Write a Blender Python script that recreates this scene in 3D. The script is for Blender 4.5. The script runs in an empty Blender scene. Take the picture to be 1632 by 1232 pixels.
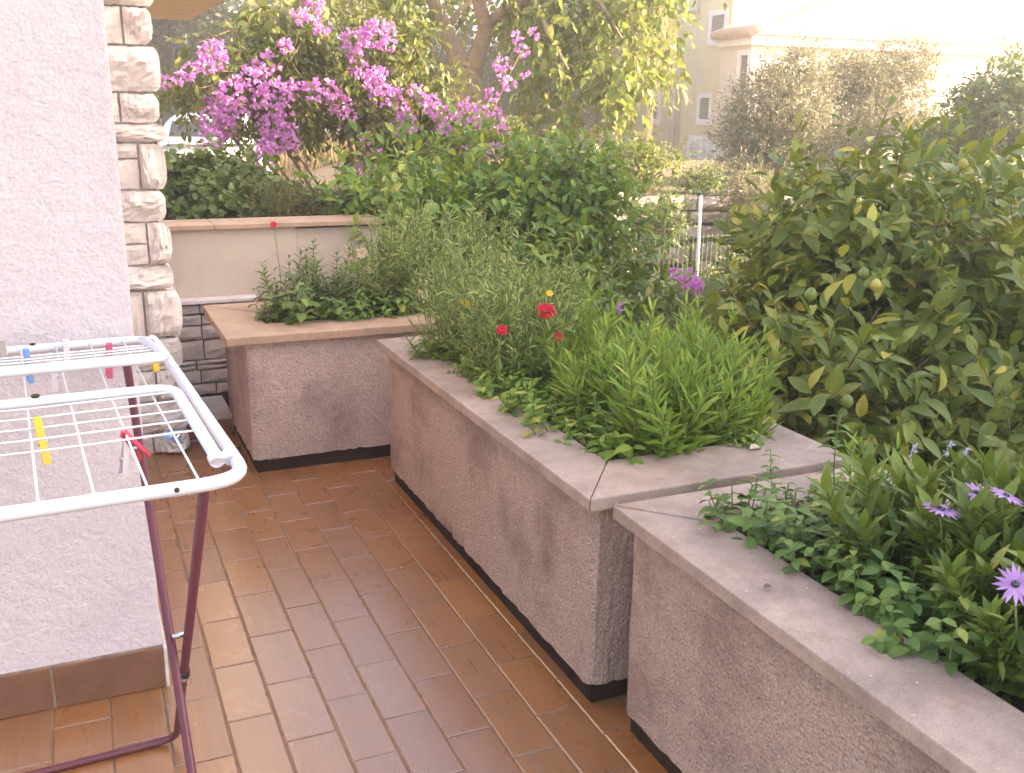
import bpy, math, random
import numpy as np
from mathutils import Vector, Matrix
sc = bpy.context.scene
col = sc.collection
R = math.radians
rng = np.random.default_rng(7)
random.seed(7)

# ------------------------------------------------------------------ camera
FPX, PITCH, YAW, ROLL, HC = 1590.7, 0.27256, 0.41367, 0.0132, 1.5
def cam_matrix():
    cy, sy, cp, sp, cr, sr = math.cos(YAW), math.sin(YAW), math.cos(PITCH), math.sin(PITCH), math.cos(ROLL), math.sin(ROLL)
    Ry = np.array([[cy, -sy, 0], [sy, cy, 0], [0, 0, 1]])
    B = np.array([[1, 0, 0], [0, 0, -1], [0, 1, 0]], float)
    P = np.array([[1, 0, 0], [0, cp, -sp], [0, sp, cp]])
    Q = np.array([[cr, -sr, 0], [sr, cr, 0], [0, 0, 1]])
    return Q @ P @ B @ Ry
CM = cam_matrix()
cam_d = bpy.data.cameras.new('camera')
cam = bpy.data.objects.new('camera', cam_d); col.objects.link(cam)
cam_d.sensor_width = 36.0
cam_d.lens = FPX / 1632 * 36.0
cam_d.clip_start = 0.02; cam_d.clip_end = 2000
mw = Matrix.Identity(4)
for i, v in enumerate((CM[0], -CM[1], -CM[2])):
    for j in range(3): mw[j][i] = v[j]
mw.translation = (0, 0, HC)
cam.matrix_world = mw
sc.camera = cam

# ------------------------------------------------------------------ sky, sun, exposure
SUN_AZ, SUN_EL = 112.0, 24.0          # azimuth from the terrace's long axis (+Y) towards +X
w = bpy.data.worlds.new('World'); sc.world = w; w.use_nodes = True
nt = w.node_tree; nt.nodes.clear()
bg = nt.nodes.new('ShaderNodeBackground'); out = nt.nodes.new('ShaderNodeOutputWorld')
sky = nt.nodes.new('ShaderNodeTexSky'); sky.sky_type = 'NISHITA'; sky.sun_disc = False
sky.sun_elevation = R(SUN_EL); sky.sun_rotation = R(SUN_AZ)
sky.air_density = 1.0; sky.dust_density = 2.0; sky.ozone_density = 1.0
bg.inputs['Strength'].default_value = 0.15
nt.links.new(sky.outputs[0], bg.inputs['Color']); nt.links.new(bg.outputs[0], out.inputs['Surface'])
sd = bpy.data.lights.new('sun', 'SUN'); sd.energy = 5.0; sd.angle = R(0.53); sd.color = (1.0, 0.86, 0.68)
sun = bpy.data.objects.new('sun', sd); col.objects.link(sun)
sdir = Vector((math.sin(R(SUN_AZ)) * math.cos(R(SUN_EL)), math.cos(R(SUN_AZ)) * math.cos(R(SUN_EL)), math.sin(R(SUN_EL))))
sun.rotation_euler = sdir.to_track_quat('Z', 'Y').to_euler()
sun.location = (20, -10, 20)
vs = sc.view_settings
vs.view_transform = 'Standard'; vs.look = 'None'; vs.gamma = 1.0; vs.use_curve_mapping = False
vs.exposure = 2.42
vs.use_white_balance = True; vs.white_balance_temperature = 7500; vs.white_balance_tint = 15
cyc = sc.cycles
cyc.max_bounces = 8; cyc.diffuse_bounces = 4; cyc.glossy_bounces = 3; cyc.transmission_bounces = 3
cyc.transparent_max_bounces = 6; cyc.volume_bounces = 1
cyc.sample_clamp_indirect = 6.0
cyc.caustics_reflective = False; cyc.caustics_refractive = False

# ------------------------------------------------------------------ helpers
def ray(px, py):
    return CM.T @ np.array([(px - 816) / FPX, (py - 616) / FPX, 1.0])
def at(px, py, Y):                       # point of the place seen at photo pixel (px, py) at distance Y along the terrace
    d = ray(px, py); t = Y / d[1]
    return np.array([0, 0, HC]) + t * d
def atx(px, py, X):
    d = ray(px, py); t = X / d[0]
    return np.array([0, 0, HC]) + t * d
def atz(px, py, z):
    d = ray(px, py); t = (z - HC) / d[2]
    return np.array([0, 0, HC]) + t * d
def ppm(Y):                              # photo pixels per metre at distance Y
    return FPX / (Y * 1.05)

def tag(o, label=None, cat=None, group=None, kind=None):
    if label: o['label'] = label
    if cat: o['category'] = cat
    if group: o['group'] = group
    if kind: o['kind'] = kind
    return o
def thing(name, label, cat, loc=(0, 0, 0), rz=0.0, group=None):
    o = bpy.data.objects.new(name, None); col.objects.link(o)
    o.location = loc; o.rotation_euler = (0, 0, rz); o.empty_display_size = 0.1
    return tag(o, label, cat, group)
def link_mesh(name, me, parent=None):
    o = bpy.data.objects.new(name, me); col.objects.link(o)
    if parent is not None: o.parent = parent
    return o
def copy_tree(o, parent=None, new=None):
    c = o.copy(); col.objects.link(c)
    if parent is not None: c.parent = parent
    for ch in list(o.children): copy_tree(ch, c)
    return c

class MB:
    """collects shapes, then becomes one mesh object"""
    def __init__(s): s.v = []; s.f = []
    def add(s, vs_, fs_):
        b = len(s.v); s.v.extend([tuple(map(float, p)) for p in vs_]); s.f.extend([tuple(i + b for i in f) for f in fs_]); return s
    def box(s, x0, x1, y0, y1, z0, z1):
        return s.add([(x0, y0, z0), (x1, y0, z0), (x1, y1, z0), (x0, y1, z0), (x0, y0, z1), (x1, y0, z1), (x1, y1, z1), (x0, y1, z1)],
                     [(0, 3, 2, 1), (4, 5, 6, 7), (0, 1, 5, 4), (1, 2, 6, 5), (2, 3, 7, 6), (3, 0, 4, 7)])
    def prism(s, poly, z0, z1):
        n = len(poly)
        return s.add([(p[0], p[1], z0) for p in poly] + [(p[0], p[1], z1) for p in poly],
                     [tuple(range(n - 1, -1, -1)), tuple(range(n, 2 * n))] + [(i, (i + 1) % n, n + (i + 1) % n, n + i) for i in range(n)])
    def tube(s, pts, rad, sides=8, cap=True, closed=False):
        pts = [np.array(p, float) for p in pts]; n = len(pts)
        if not hasattr(rad, '__len__'): rad = [rad] * n
        ref = None; rings = []
        for i in range(n):
            if closed: d = pts[(i + 1) % n] - pts[i - 1]
            else: d = pts[min(i + 1, n - 1)] - pts[max(i - 1, 0)]
            d = d / (np.linalg.norm(d) + 1e-12)
            if ref is None:
                ref = np.array([0, 0, 1.0]) if abs(d[2]) < .9 else np.array([1.0, 0, 0])
            u = ref - d * np.dot(ref, d); u /= np.linalg.norm(u) + 1e-12; ref = u
            t = np.cross(d, u)
            rings.append([pts[i] + rad[i] * (math.cos(a) * u + math.sin(a) * t) for a in [2 * math.pi * k / sides for k in range(sides)]])
        vs_ = [p for r_ in rings for p in r_]; fs_ = []
        for i in range(n if closed else n - 1):
            j = (i + 1) % n
            for k in range(sides):
                k2 = (k + 1) % sides
                fs_.append((i * sides + k, i * sides + k2, j * sides + k2, j * sides + k))
        if cap and not closed:
            fs_.append(tuple(range(sides - 1, -1, -1))); fs_.append(tuple((n - 1) * sides + k for k in range(sides)))
        return s.add(vs_, fs_)
    def build(s, name, mat, parent=None, smooth=False, bevel=0.0, world=True, seg=2):
        me = bpy.data.meshes.new(name)
        off = np.array(parent.location) if (parent is not None and world) else np.zeros(3)
        if parent is not None and world and parent.parent is not None: off = off + np.array(parent.parent.location)
        me.from_pydata([tuple(np.array(p) - off) for p in s.v], [], s.f)
        if bevel > 0:
            import bmesh
            bm = bmesh.new(); bm.from_mesh(me)
            bmesh.ops.bevel(bm, geom=[e for e in bm.edges if e.calc_face_angle(0) > 0.5], offset=bevel, segments=seg, profile=.6, affect='EDGES')
            bm.to_mesh(me); bm.free()
        me.validate()
        if smooth: me.polygons.foreach_set('use_smooth', [True] * len(me.polygons))
        me.materials.append(mat)
        return link_mesh(name, me, parent)

def np_mesh(name, V, F_loops, F_tot, mat, smooth=False):
    me = bpy.data.meshes.new(name)
    me.vertices.add(len(V)); me.vertices.foreach_set('co', np.asarray(V, np.float32).ravel())
    me.loops.add(len(F_loops)); me.loops.foreach_set('vertex_index', np.asarray(F_loops, np.int32))
    st = np.concatenate([[0], np.cumsum(F_tot)[:-1]]).astype(np.int32)
    me.polygons.add(len(F_tot)); me.polygons.foreach_set('loop_start', st)
    me.update(calc_edges=True)
    if smooth: me.polygons.foreach_set('use_smooth', np.ones(len(F_tot), bool))
    me.materials.append(mat)
    return me

# ------------------------------------------------------------------ materials
def new_mat(name):
    m = bpy.data.materials.new(name); m.use_nodes = True
    n = m.node_tree.nodes; n.clear()
    o = n.new('ShaderNodeOutputMaterial'); b = n.new('ShaderNodeBsdfPrincipled')
    m.node_tree.links.new(b.outputs[0], o.inputs['Surface'])
    return m, m.node_tree, b, o
def ramp(nt_, fac, stops):
    r_ = nt_.nodes.new('ShaderNodeValToRGB'); e = r_.color_ramp.elements
    while len(e) > 1: e.remove(e[-1])
    e[0].position = stops[0][0]; e[0].color = (*stops[0][1], 1)
    for p, c in stops[1:]:
        k = e.new(p); k.color = (*c, 1)
    nt_.links.new(fac, r_.inputs[0]); return r_.outputs[0]
def noise(nt_, scale, detail=4, rough=.6, vec=None, dist=0.0):
    t = nt_.nodes.new('ShaderNodeTexNoise'); t.inputs['Scale'].default_value = scale
    t.inputs['Detail'].default_value = detail; t.inputs['Roughness'].default_value = rough; t.inputs['Distortion'].default_value = dist
    if vec is not None: nt_.links.new(vec, t.inputs['Vector'])
    return t.outputs['Fac']
def mixc(nt_, fac, a, b, mode='MIX'):
    m = nt_.nodes.new('ShaderNodeMix'); m.data_type = 'RGBA'; m.blend_type = mode
    for s_, v in ((0, fac), (6, a), (7, b)):
        if hasattr(v, 'is_linked') or hasattr(v, 'links'): nt_.links.new(v, m.inputs[s_])
        elif isinstance(v, (int, float)): m.inputs[s_].default_value = v
        else: m.inputs[s_].default_value = (*v, 1)
    return m.outputs[2]
def math_(nt_, op, a, b=0.0):
    m = nt_.nodes.new('ShaderNodeMath'); m.operation = op
    for i, v in enumerate((a, b)):
        if hasattr(v, 'links'): nt_.links.new(v, m.inputs[i])
        else: m.inputs[i].default_value = v
    return m.outputs[0]
def coords(nt_, kind='Object', scale=None, loc_socket=None):
    t = nt_.nodes.new('ShaderNodeTexCoord'); o = t.outputs[kind]
    if scale is not None or loc_socket is not None:
        mp = nt_.nodes.new('ShaderNodeMapping'); nt_.links.new(o, mp.inputs['Vector'])
        if scale is not None: mp.inputs['Scale'].default_value = scale
        if loc_socket is not None: nt_.links.new(loc_socket, mp.inputs['Location'])
        o = mp.outputs[0]
    return o
def bump(nt_, b, h, strength=.5, dist=.005):
    n = nt_.nodes.new('ShaderNodeBump'); n.inputs['Strength'].default_value = strength; n.inputs['Distance'].default_value = dist
    nt_.links.new(h, n.inputs['Height']); nt_.links.new(n.outputs[0], b.inputs['Normal'])
def simple(name, c, rough=.5, spec=.5, metal=0.0, var=.12, scale=8.0):
    m, t, b, o = new_mat(name)
    f = noise(t, scale, 4, .6, coords(t))
    cc = ramp(t, f, [(.3, tuple(x * (1 - var) for x in c)), (.7, tuple(min(1, x * (1 + var)) for x in c))])
    t.links.new(cc, b.inputs['Base Color'])
    b.inputs['Roughness'].default_value = rough; b.inputs['Specular IOR Level'].default_value = spec; b.inputs['Metallic'].default_value = metal
    return m
def leaf_mat(name, stops, trans=.35, rough=.45, per='island', spec=.35, tcol=None):
    m, t, b, o = new_mat(name)
    if per == 'island':
        g = t.nodes.new('ShaderNodeNewGeometry'); f = g.outputs['Random Per Island']
    else:
        g = t.nodes.new('ShaderNodeObjectInfo'); f = g.outputs['Random']
    c = ramp(t, f, stops)
    n = noise(t, 35, 2, .5, coords(t))
    hs = t.nodes.new('ShaderNodeHueSaturation'); t.links.new(c, hs.inputs['Color'])
    t.links.new(math_(t, 'ADD', math_(t, 'MULTIPLY', n, .7), .65), hs.inputs['Value'])
    c = hs.outputs[0]
    t.links.new(c, b.inputs['Base Color']); b.inputs['Roughness'].default_value = rough; b.inputs['Specular IOR Level'].default_value = spec
    tr = t.nodes.new('ShaderNodeBsdfTranslucent')
    t.links.new(mixc(t, .6, c, tcol or (.22, .26, .03)), tr.inputs['Color'])
    mx = t.nodes.new('ShaderNodeMixShader'); mx.inputs[0].default_value = trans
    t.links.new(b.outputs[0], mx.inputs[1]); t.links.new(tr.outputs[0], mx.inputs[2]); t.links.new(mx.outputs[0], o.inputs['Surface'])
    return m

# stucco: soft pinkish white, sprayed finish
def stucco_mat(name, c, s1=26, s2=90, depth=.006, strength=.8):
    m, t, b, o = new_mat(name); v = coords(t)
    f = noise(t, 3, 3, .6, v)
    cc = ramp(t, f, [(.3, tuple(x * .9 for x in c)), (.7, c)])
    sp = noise(t, s2, 3, .7, v)
    cc = mixc(t, .25, cc, ramp(t, sp, [(.35, (.35, .35, .35)), (.6, (1, 1, 1))]), 'MULTIPLY')
    t.links.new(cc, b.inputs['Base Color']); b.inputs['Roughness'].default_value = .9; b.inputs['Specular IOR Level'].default_value = .2
    gr = ramp(t, noise(t, 6, 5, .7, v, .6), [(.5, (0, 0, 0)), (.75, (.55, .55, .55))])
    cc = mixc(t, gr, cc, tuple(x * .72 for x in c)); t.links.new(cc, b.inputs['Base Color'])
    h = math_(t, 'ADD', math_(t, 'MULTIPLY', noise(t, s1, 3, .55, v, .4), 1.0), math_(t, 'MULTIPLY', noise(t, s2, 2, .6, v), .45))
    bump(t, b, h, strength, depth)
    return m
M = {}
M['stucco'] = stucco_mat('white_stucco', (.68, .605, .63), 30, 110, .008, .75)
M['smooth_stucco'] = stucco_mat('beige_render', (.62, .51, .43), 20, 150, .003, .4)
def pebble_mat(name, c, dark, stain):
    m, t, b, o = new_mat(name); v = coords(t)
    vo = t.nodes.new('ShaderNodeTexVoronoi'); vo.inputs['Scale'].default_value = 120; t.links.new(v, vo.inputs['Vector'])
    n1 = noise(t, 150, 3, .75, v); n2 = noise(t, 2.6, 5, .65, v); n3 = noise(t, 60, 3, .6, v)
    cc = ramp(t, n1, [(.30, dark), (.47, c), (.70, tuple(min(1, x * 1.4) for x in c))])
    cc = mixc(t, .3, cc, ramp(t, n3, [(.3, tuple(x * .6 for x in c)), (.65, tuple(x * 1.15 for x in c))]))
    st = ramp(t, n2, [(.47, (0, 0, 0)), (.68, (1, 1, 1))])
    cc = mixc(t, math_(t, 'MULTIPLY', st, .8), cc, stain)
    t.links.new(cc, b.inputs['Base Color']); b.inputs['Roughness'].default_value = .92; b.inputs['Specular IOR Level'].default_value = .2
    h = math_(t, 'ADD', math_(t, 'MULTIPLY', vo.outputs['Distance'], -.6), math_(t, 'ADD', n1, n3))
    bump(t, b, h, 1.0, .010)
    return m
M['pebble'] = pebble_mat('pebbledash_concrete', (.55, .395, .32), (.31, .21, .165), (.24, .155, .13))
M['pebble_pale'] = pebble_mat('pebbledash_pale', (.62, .465, .405), (.36, .255, .22), (.30, .19, .175))
def cap_mat(name, c, c2, rust):
    m, t, b, o = new_mat(name); v = coords(t)
    n1 = noise(t, 5, 6, .7, v, .3); n2 = noise(t, 240, 2, .6, v); n3 = noise(t, 14, 4, .6, v)
    cc = ramp(t, n1, [(.32, c2), (.62, c)])
    cc = mixc(t, ramp(t, n3, [(.55, (0, 0, 0)), (.78, (.6, .6, .6))]), cc, rust)
    cc = mixc(t, .35, cc, ramp(t, n2, [(.3, (.45, .45, .45)), (.55, (1, 1, 1)), (.75, (1.15, 1.15, 1.15))]), 'MULTIPLY')
    vo = t.nodes.new('ShaderNodeTexVoronoi'); vo.inputs['Scale'].default_value = 26; t.links.new(v, vo.inputs['Vector'])
    cc = mixc(t, ramp(t, vo.outputs['Distance'], [(.045, (.8, .8, .8)), (.075, (0, 0, 0))]), cc, (.62, .56, .5))
    t.links.new(cc, b.inputs['Base Color']); b.inputs['Roughness'].default_value = .62; b.inputs['Specular IOR Level'].default_value = .35
    bump(t, b, math_(t, 'ADD', n2, n3), .35, .003)
    return m
M['cap'] = cap_mat('worn_concrete_cap', (.45, .335, .275), (.26, .195, .16), (.34, .20, .12))
M['cap_orange'] = cap_mat('orange_concrete_cap', (.50, .33, .23), (.33, .23, .17), (.46, .26, .14))
# floor tile
m, t, b, o = new_mat('glazed_clinker_tile')
oi = t.nodes.new('ShaderNodeObjectInfo')
loc = t.nodes.new('ShaderNodeCombineXYZ')
for i in range(3): t.links.new(math_(t, 'MULTIPLY', oi.outputs['Random'], 37.0 + 11 * i), loc.inputs[i])
v1 = coords(t, 'Object', (85, 1.1, 1), loc.outputs[0]); v2 = coords(t, 'Object', (9, 9, 9), loc.outputs[0])
st = noise(t, 1.0, 2, .5, v1); bl = noise(t, 1.0, 2, .5, v2); fine = noise(t, 300, 2, .5, coords(t))
base = ramp(t, oi.outputs['Random'], [(0, (.31, .115, .032)), (.35, (.34, .14, .042)), (.7, (.295, .108, .032)), (1, (.32, .135, .05))])
strk = ramp(t, math_(t, 'FRACT', math_(t, 'MULTIPLY', oi.outputs['Random'], 17.3)), [(.45, (0, 0, 0)), (.6, (1, 1, 1))])
sf = math_(t, 'MULTIPLY', ramp(t, st, [(.34, (0, 0, 0)), (.66, (1, 1, 1))]), math_(t, 'ADD', math_(t, 'MULTIPLY', strk, .6), .08))
cc = mixc(t, math_(t, 'MULTIPLY', sf, .7), base, (.20, .09, .05))
cc = mixc(t, .3, cc, ramp(t, bl, [(.2, (.75, .72, .7)), (.8, (1.1, 1.07, 1.05))]), 'MULTIPLY')
t.links.new(cc, b.inputs['Base Color'])
t.links.new(math_(t, 'ADD', math_(t, 'MULTIPLY', bl, .12), math_(t, 'ADD', math_(t, 'MULTIPLY', sf, .16), .22)), b.inputs['Roughness'])
b.inputs['Specular IOR Level'].default_value = .9; b.inputs['IOR'].default_value = 1.8
bump(t, b, math_(t, 'ADD', math_(t, 'MULTIPLY', st, .5), math_(t, 'ADD', bl, math_(t, 'MULTIPLY', fine, .2))), .07, .002)
M['tile'] = m
M['skirt'] = simple('skirting_glaze', (.18, .085, .05), .42, .5, 0, .25, 7)
M['grout'] = simple('grey_grout', (.27, .20, .145), .9, .2, 0, .3, 20)
def stone_mat(name, c, c2, veins):
    m, t, b, o = new_mat(name); oi = t.nodes.new('ShaderNodeObjectInfo')
    v = coords(t)
    n1 = noise(t, 9, 6, .65, v, .5); n2 = noise(t, 45, 4, .65, v)
    cc = ramp(t, n1, [(.3, c2), (.6, c)])
    cc = mixc(t, .35, cc, ramp(t, oi.outputs['Random'], [(0, tuple(x * .72 for x in c)), (.5, c), (1, veins)]))
    cc = mixc(t, .3, cc, ramp(t, n2, [(.3, (.55, .52, .5)), (.6, (1, 1, 1))]), 'MULTIPLY')
    t.links.new(cc, b.inputs['Base Color']); b.inputs['Roughness'].default_value = .88; b.inputs['Specular IOR Level'].default_value = .25
    bump(t, b, math_(t, 'ADD', n1, math_(t, 'MULTIPLY', n2, .6)), .7, .012)
    return m
M['stone'] = stone_mat('split_limestone', (.74, .67, .63), (.56, .50, .48), (.76, .66, .58))
M['stone_grey'] = stone_mat('grey_ledge_stone', (.58, .49, .46), (.40, .34, .33), (.62, .52, .45))
M['stone_dry'] = stone_mat('dry_field_stone', (.58, .47, .38), (.38, .28, .21), (.66, .55, .44))
M['mortar'] = simple('mortar', (.40, .35, .33), .95, .1, 0, .25, 15)
M['mortar_dark'] = simple('dark_mortar', (.12, .10, .095), .95, .1, 0, .3, 15)
M['gap_shade_plinth'] = simple('painted_gap_shade', (.035, .022, .017), .95, .1, 0, .3, 15)  # near black, carries the shade of the gap under the planters
M['soil'] = simple('dark_soil', (.055, .04, .03), .95, .1, 0, .5, 30)
M['white_paint'] = simple('white_powder_coat', (.70, .71, .75), .34, .5, 0, .02, 3)
M['maroon'] = simple('maroon_powder_coat', (.125, .028, .042), .4, .5, 0, .08, 5)
M['steel'] = simple('bright_steel', (.6, .6, .6), .3, .5, 1, .05, 5)
M['hole'] = simple('drain_hole_dark', (.05, .045, .02), .8, .2, 0, .2, 8)
M['white_plastic'] = simple('white_plastic', (.74, .72, .76), .4, .5, 0, .03, 5)
M['peg_yellow'] = simple('yellow_plastic', (.72, .50, .05), .45, .4, 0, .08, 30)
M['peg_pink'] = simple('pink_plastic', (.68, .10, .20), .45, .4, 0, .08, 30)
M['peg_red'] = simple('red_plastic', (.62, .06, .10), .45, .4, 0, .08, 30)
M['peg_blue'] = simple('blue_plastic', (.16, .32, .66), .45, .4, 0, .08, 30)
M['peg_white'] = simple('clear_white_plastic', (.70, .66, .70), .4, .5, 0, .05, 30)
M['peg_beige'] = simple('beige_plastic', (.45, .38, .36), .5, .4, 0, .05, 30)
M['soffit'] = simple('brown_soffit_paint', (.50, .38, .29), .85, .2, 0, .1, 4)
M['roof_tile'] = simple('terracotta_roof', (.50, .34, .25), .8, .3, 0, .2, 6)
M['house_wall'] = stucco_mat('peach_house_render', (.78, .64, .42), 8, 30, .01, .4)
M['house_white'] = stucco_mat('pale_house_render', (.78, .70, .60), 8, 30, .01, .4)
M['trim'] = simple('white_trim', (.78, .76, .76), .6, .4, 0, .04, 3)
M['shutter'] = simple('grey_green_shutter', (.13, .15, .15), .6, .4, 0, .15, 6)
M['glass_dark'] = simple('dark_glass', (.03, .035, .04), .08, .6, 0, .1, 3)
M['gutter'] = simple('grey_gutter', (.52, .49, .5), .5, .5, 0, .06, 3)
M['ac'] = simple('ac_white', (.66, .66, .68), .5, .4, 0, .04, 4)
M['car_white'] = simple('silver_car_paint', (.62, .63, .66), .22, .6, .15, .02, 2)
M['car_red'] = simple('tail_light_red', (.6, .03, .02), .25, .6, 0, .05, 5)
M['rubber'] = simple('rubber', (.03, .03, .03), .8, .3, 0, .1, 8)
M['bark'] = stone_mat('pale_bark', (.42, .30, .21), (.22, .15, .10), (.46, .34, .25))
M['bark_dark'] = stone_mat('dark_bark', (.17, .12, .085), (.09, .06, .045), (.2, .15, .11))
M['twig'] = simple('brown_twig', (.20, .13, .08), .8, .2, 0, .3, 20)
M['stem'] = simple('green_stem', (.14, .19, .06), .6, .3, 0, .25, 30)
M['fence_green'] = simple('pale_green_wire', (.20, .28, .16), .5, .4, 0, .1, 10)
M['pole'] = simple('pale_post_paint', (.72, .70, .62), .5, .4, 0, .05, 4)
G = lambda *a: list(a)
M['citrus'] = leaf_mat('citrus_leaf', [(0, (0.094, 0.147, 0.025)), (.4, (0.157, 0.215, 0.034)), (.75, (0.241, 0.284, 0.047)), (.95, (0.356, 0.344, 0.050)), (1, (0.750, 0.618, 0.098))], .38, .38, spec=.5)
M['citrus_obj'] = leaf_mat('citrus_leaf_single', [(0, (0.104, 0.164, 0.027)), (.4, (0.178, 0.241, 0.039)), (.75, (0.272, 0.309, 0.052)), (.94, (0.461, 0.412, 0.064)), (1, (0.750, 0.721, 0.139))], .35, .36, 'object', spec=.5)
M['lemon_bush'] = leaf_mat('bright_citrus_leaf', [(0, (0.081, 0.176, 0.031)), (.5, (0.151, 0.281, 0.042)), (.9, (0.263, 0.386, 0.057)), (1, (0.485, 0.474, 0.079))], .4, .4, spec=.45)
M['lemon_bush_obj'] = leaf_mat('bright_citrus_leaf_single', [(0, (0.091, 0.194, 0.035)), (.5, (0.172, 0.307, 0.047)), (.9, (0.282, 0.404, 0.064)), (1, (0.525, 0.510, 0.087))], .38, .38, 'object', spec=.45)
M['tree_leaf'] = leaf_mat('fruit_tree_leaf', [(0, (0.110, 0.156, 0.032)), (.5, (0.179, 0.228, 0.049)), (.9, (0.290, 0.312, 0.065)), (1, (0.442, 0.360, 0.076))], .45, .45, tcol=(.27, .33, .07))
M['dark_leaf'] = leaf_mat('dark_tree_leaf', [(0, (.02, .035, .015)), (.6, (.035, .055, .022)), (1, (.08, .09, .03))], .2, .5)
M['pine'] = leaf_mat('golden_pine_needles', [(0, (.16, .16, .045)), (.6, (.26, .23, .065)), (1, (.36, .28, .08))], .35, .6, tcol=(.45, .35, .08))
M['olive'] = leaf_mat('olive_leaf', [(0, (0.156, 0.169, 0.098)), (.6, (0.247, 0.247, 0.150)), (1, (0.390, 0.364, 0.221))], .35, .5, tcol=(.34, .30, .14))
M['hedge'] = leaf_mat('hedge_leaf', [(0, (0.080, 0.133, 0.042)), (.6, (0.134, 0.196, 0.064)), (1, (0.233, 0.296, 0.084))], .3, .5)
M['rosemary'] = leaf_mat('fine_hedge_leaf', [(0, (0.101, 0.125, 0.051)), (.6, (0.158, 0.175, 0.068)), (1, (0.287, 0.237, 0.090))], .25, .6)
M['bougain_leaf'] = leaf_mat('bougainvillea_leaf', [(0, (0.078, 0.115, 0.036)), (.6, (0.124, 0.162, 0.049)), (.95, (0.217, 0.243, 0.067)), (1, (0.466, 0.378, 0.097))], .35, .5)
M['bract'] = leaf_mat('magenta_bract', [(0, (.56, .24, .56)), (.5, (.68, .34, .68)), (1, (.82, .52, .80))], .4, .6, tcol=(.7, .15, .6))
M['mint'] = leaf_mat('mint_leaf', [(0, (0.071, 0.148, 0.034)), (.5, (0.121, 0.222, 0.050)), (.9, (0.184, 0.283, 0.066)), (1, (0.354, 0.370, 0.077))], .3, .5)
M['lance'] = leaf_mat('lance_leaf', [(0, (0.135, 0.248, 0.035)), (.5, (0.209, 0.338, 0.047)), (.9, (0.298, 0.416, 0.070)), (1, (0.478, 0.442, 0.105))], .4, .5, tcol=(.3, .4, .05))
M['cover'] = leaf_mat('groundcover_leaf', [(0, (0.107, 0.211, 0.030)), (.5, (0.174, 0.298, 0.042)), (.92, (0.274, 0.383, 0.060)), (1, (0.486, 0.422, 0.095))], .35, .55, tcol=(.26, .34, .05))
M['wisp'] = leaf_mat('pale_weed_leaf', [(0, (0.195, 0.270, 0.078)), (.5, (0.284, 0.374, 0.106)), (.9, (0.389, 0.449, 0.144)), (1, (0.535, 0.463, 0.157))], .35, .6, tcol=(.3, .36, .1))
M['snap'] = leaf_mat('grey_green_leaf', [(0, (0.112, 0.179, 0.068)), (.6, (0.182, 0.248, 0.100)), (1, (0.286, 0.331, 0.124))], .3, .55)
M['daisy'] = leaf_mat('daisy_leaf', [(0, (0.072, 0.133, 0.023)), (.5, (0.124, 0.197, 0.034)), (.9, (0.204, 0.278, 0.052)), (1, (0.320, 0.329, 0.068))], .3, .48)
M['bract_bright'] = leaf_mat('bright_magenta_bract', [(0, (.80, .22, .68)), (1, (.88, .38, .82))], .4, .6, tcol=(.8, .2, .7))
M['petal_purple'] = leaf_mat('purple_petal', [(0, (.42, .20, .52)), (1, (.62, .38, .72))], .3, .6, tcol=(.6, .3, .7))
M['petal_red'] = leaf_mat('red_petal', [(0, (.50, .012, .03)), (1, (.72, .03, .06))], .25, .6, tcol=(.7, .05, .05))
M['petal_yellow'] = leaf_mat('yellow_petal', [(0, (.75, .48, .03)), (1, (.8, .6, .05))], .25, .6, tcol=(.8, .6, .05))
M['petal_pale'] = leaf_mat('pale_petal', [(0, (.66, .50, .36)), (1, (.78, .68, .58))], .3, .7, tcol=(.7, .6, .45))
M['lavender'] = leaf_mat('lavender_bloom', [(0, (.42, .40, .56)), (1, (.62, .60, .72))], .25, .7, tcol=(.5, .5, .6))
M['lemon'] = simple('lemon_skin', (.34, .30, .06), .45, .4, 0, .2, 40)
M['lime'] = simple('green_fruit_skin', (.12, .17, .035), .45, .4, 0, .2, 40)
M['straw'] = leaf_mat('dry_grass', [(0, (0.231, 0.157, 0.057)), (.6, (0.303, 0.214, 0.084)), (1, (0.341, 0.261, 0.119))], .3, .8, tcol=(.6, .45, .2))

# ------------------------------------------------------------------ leaves, numpy
def nrm(a): return a / (np.linalg.norm(a, axis=-1, keepdims=True) + 1e-9)
def T_leaf(w_=.42, fold=.10, curl=.12, st=((.28, .92), (.62, .86))):
    V = [(0, 0, 0)]
    for y, k in st:
        z = -curl * y * y
        V += [(-w_ / 2 * k, y, z + fold * k), (0, y, z), (w_ / 2 * k, y, z + fold * k)]
    V.append((0, 1, -curl))
    F = [(0, 2, 1), (0, 3, 2)]
    n = len(st)
    for i in range(n - 1):
        a = 1 + 3 * i; c = a + 3
        F += [(a, a + 1, c + 1, c), (a + 1, a + 2, c + 2, c + 1)]
    a = 1 + 3 * (n - 1); e = len(V) - 1
    F += [(a, a + 1, e), (a + 1, a + 2, e)]
    return np.array(V, float), F
def T_fine(w_=.46, fold=.12, curl=.2):
    return T_leaf(w_, fold, curl, ((.12, .45), (.32, .92), (.55, 1.0), (.78, .66)))
def T_small(w_=.5, fold=.12): return np.array([(0, 0, 0), (-w_ / 2, .5, fold), (0, 1, 0), (w_ / 2, .5, fold)], float), [(0, 2, 1), (0, 3, 2)]
def T_strip(w_=.12, curl=.25):
    V = [(0, 0, 0)]
    for y, k in ((.35, 1), (.7, .8)):
        V += [(-w_ / 2 * k, y, -curl * y * y), (w_ / 2 * k, y, -curl * y * y)]
    V.append((0, 1, -curl)); return np.array(V, float), [(0, 2, 1), (1, 2, 4, 3), (3, 4, 5)]

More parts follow.
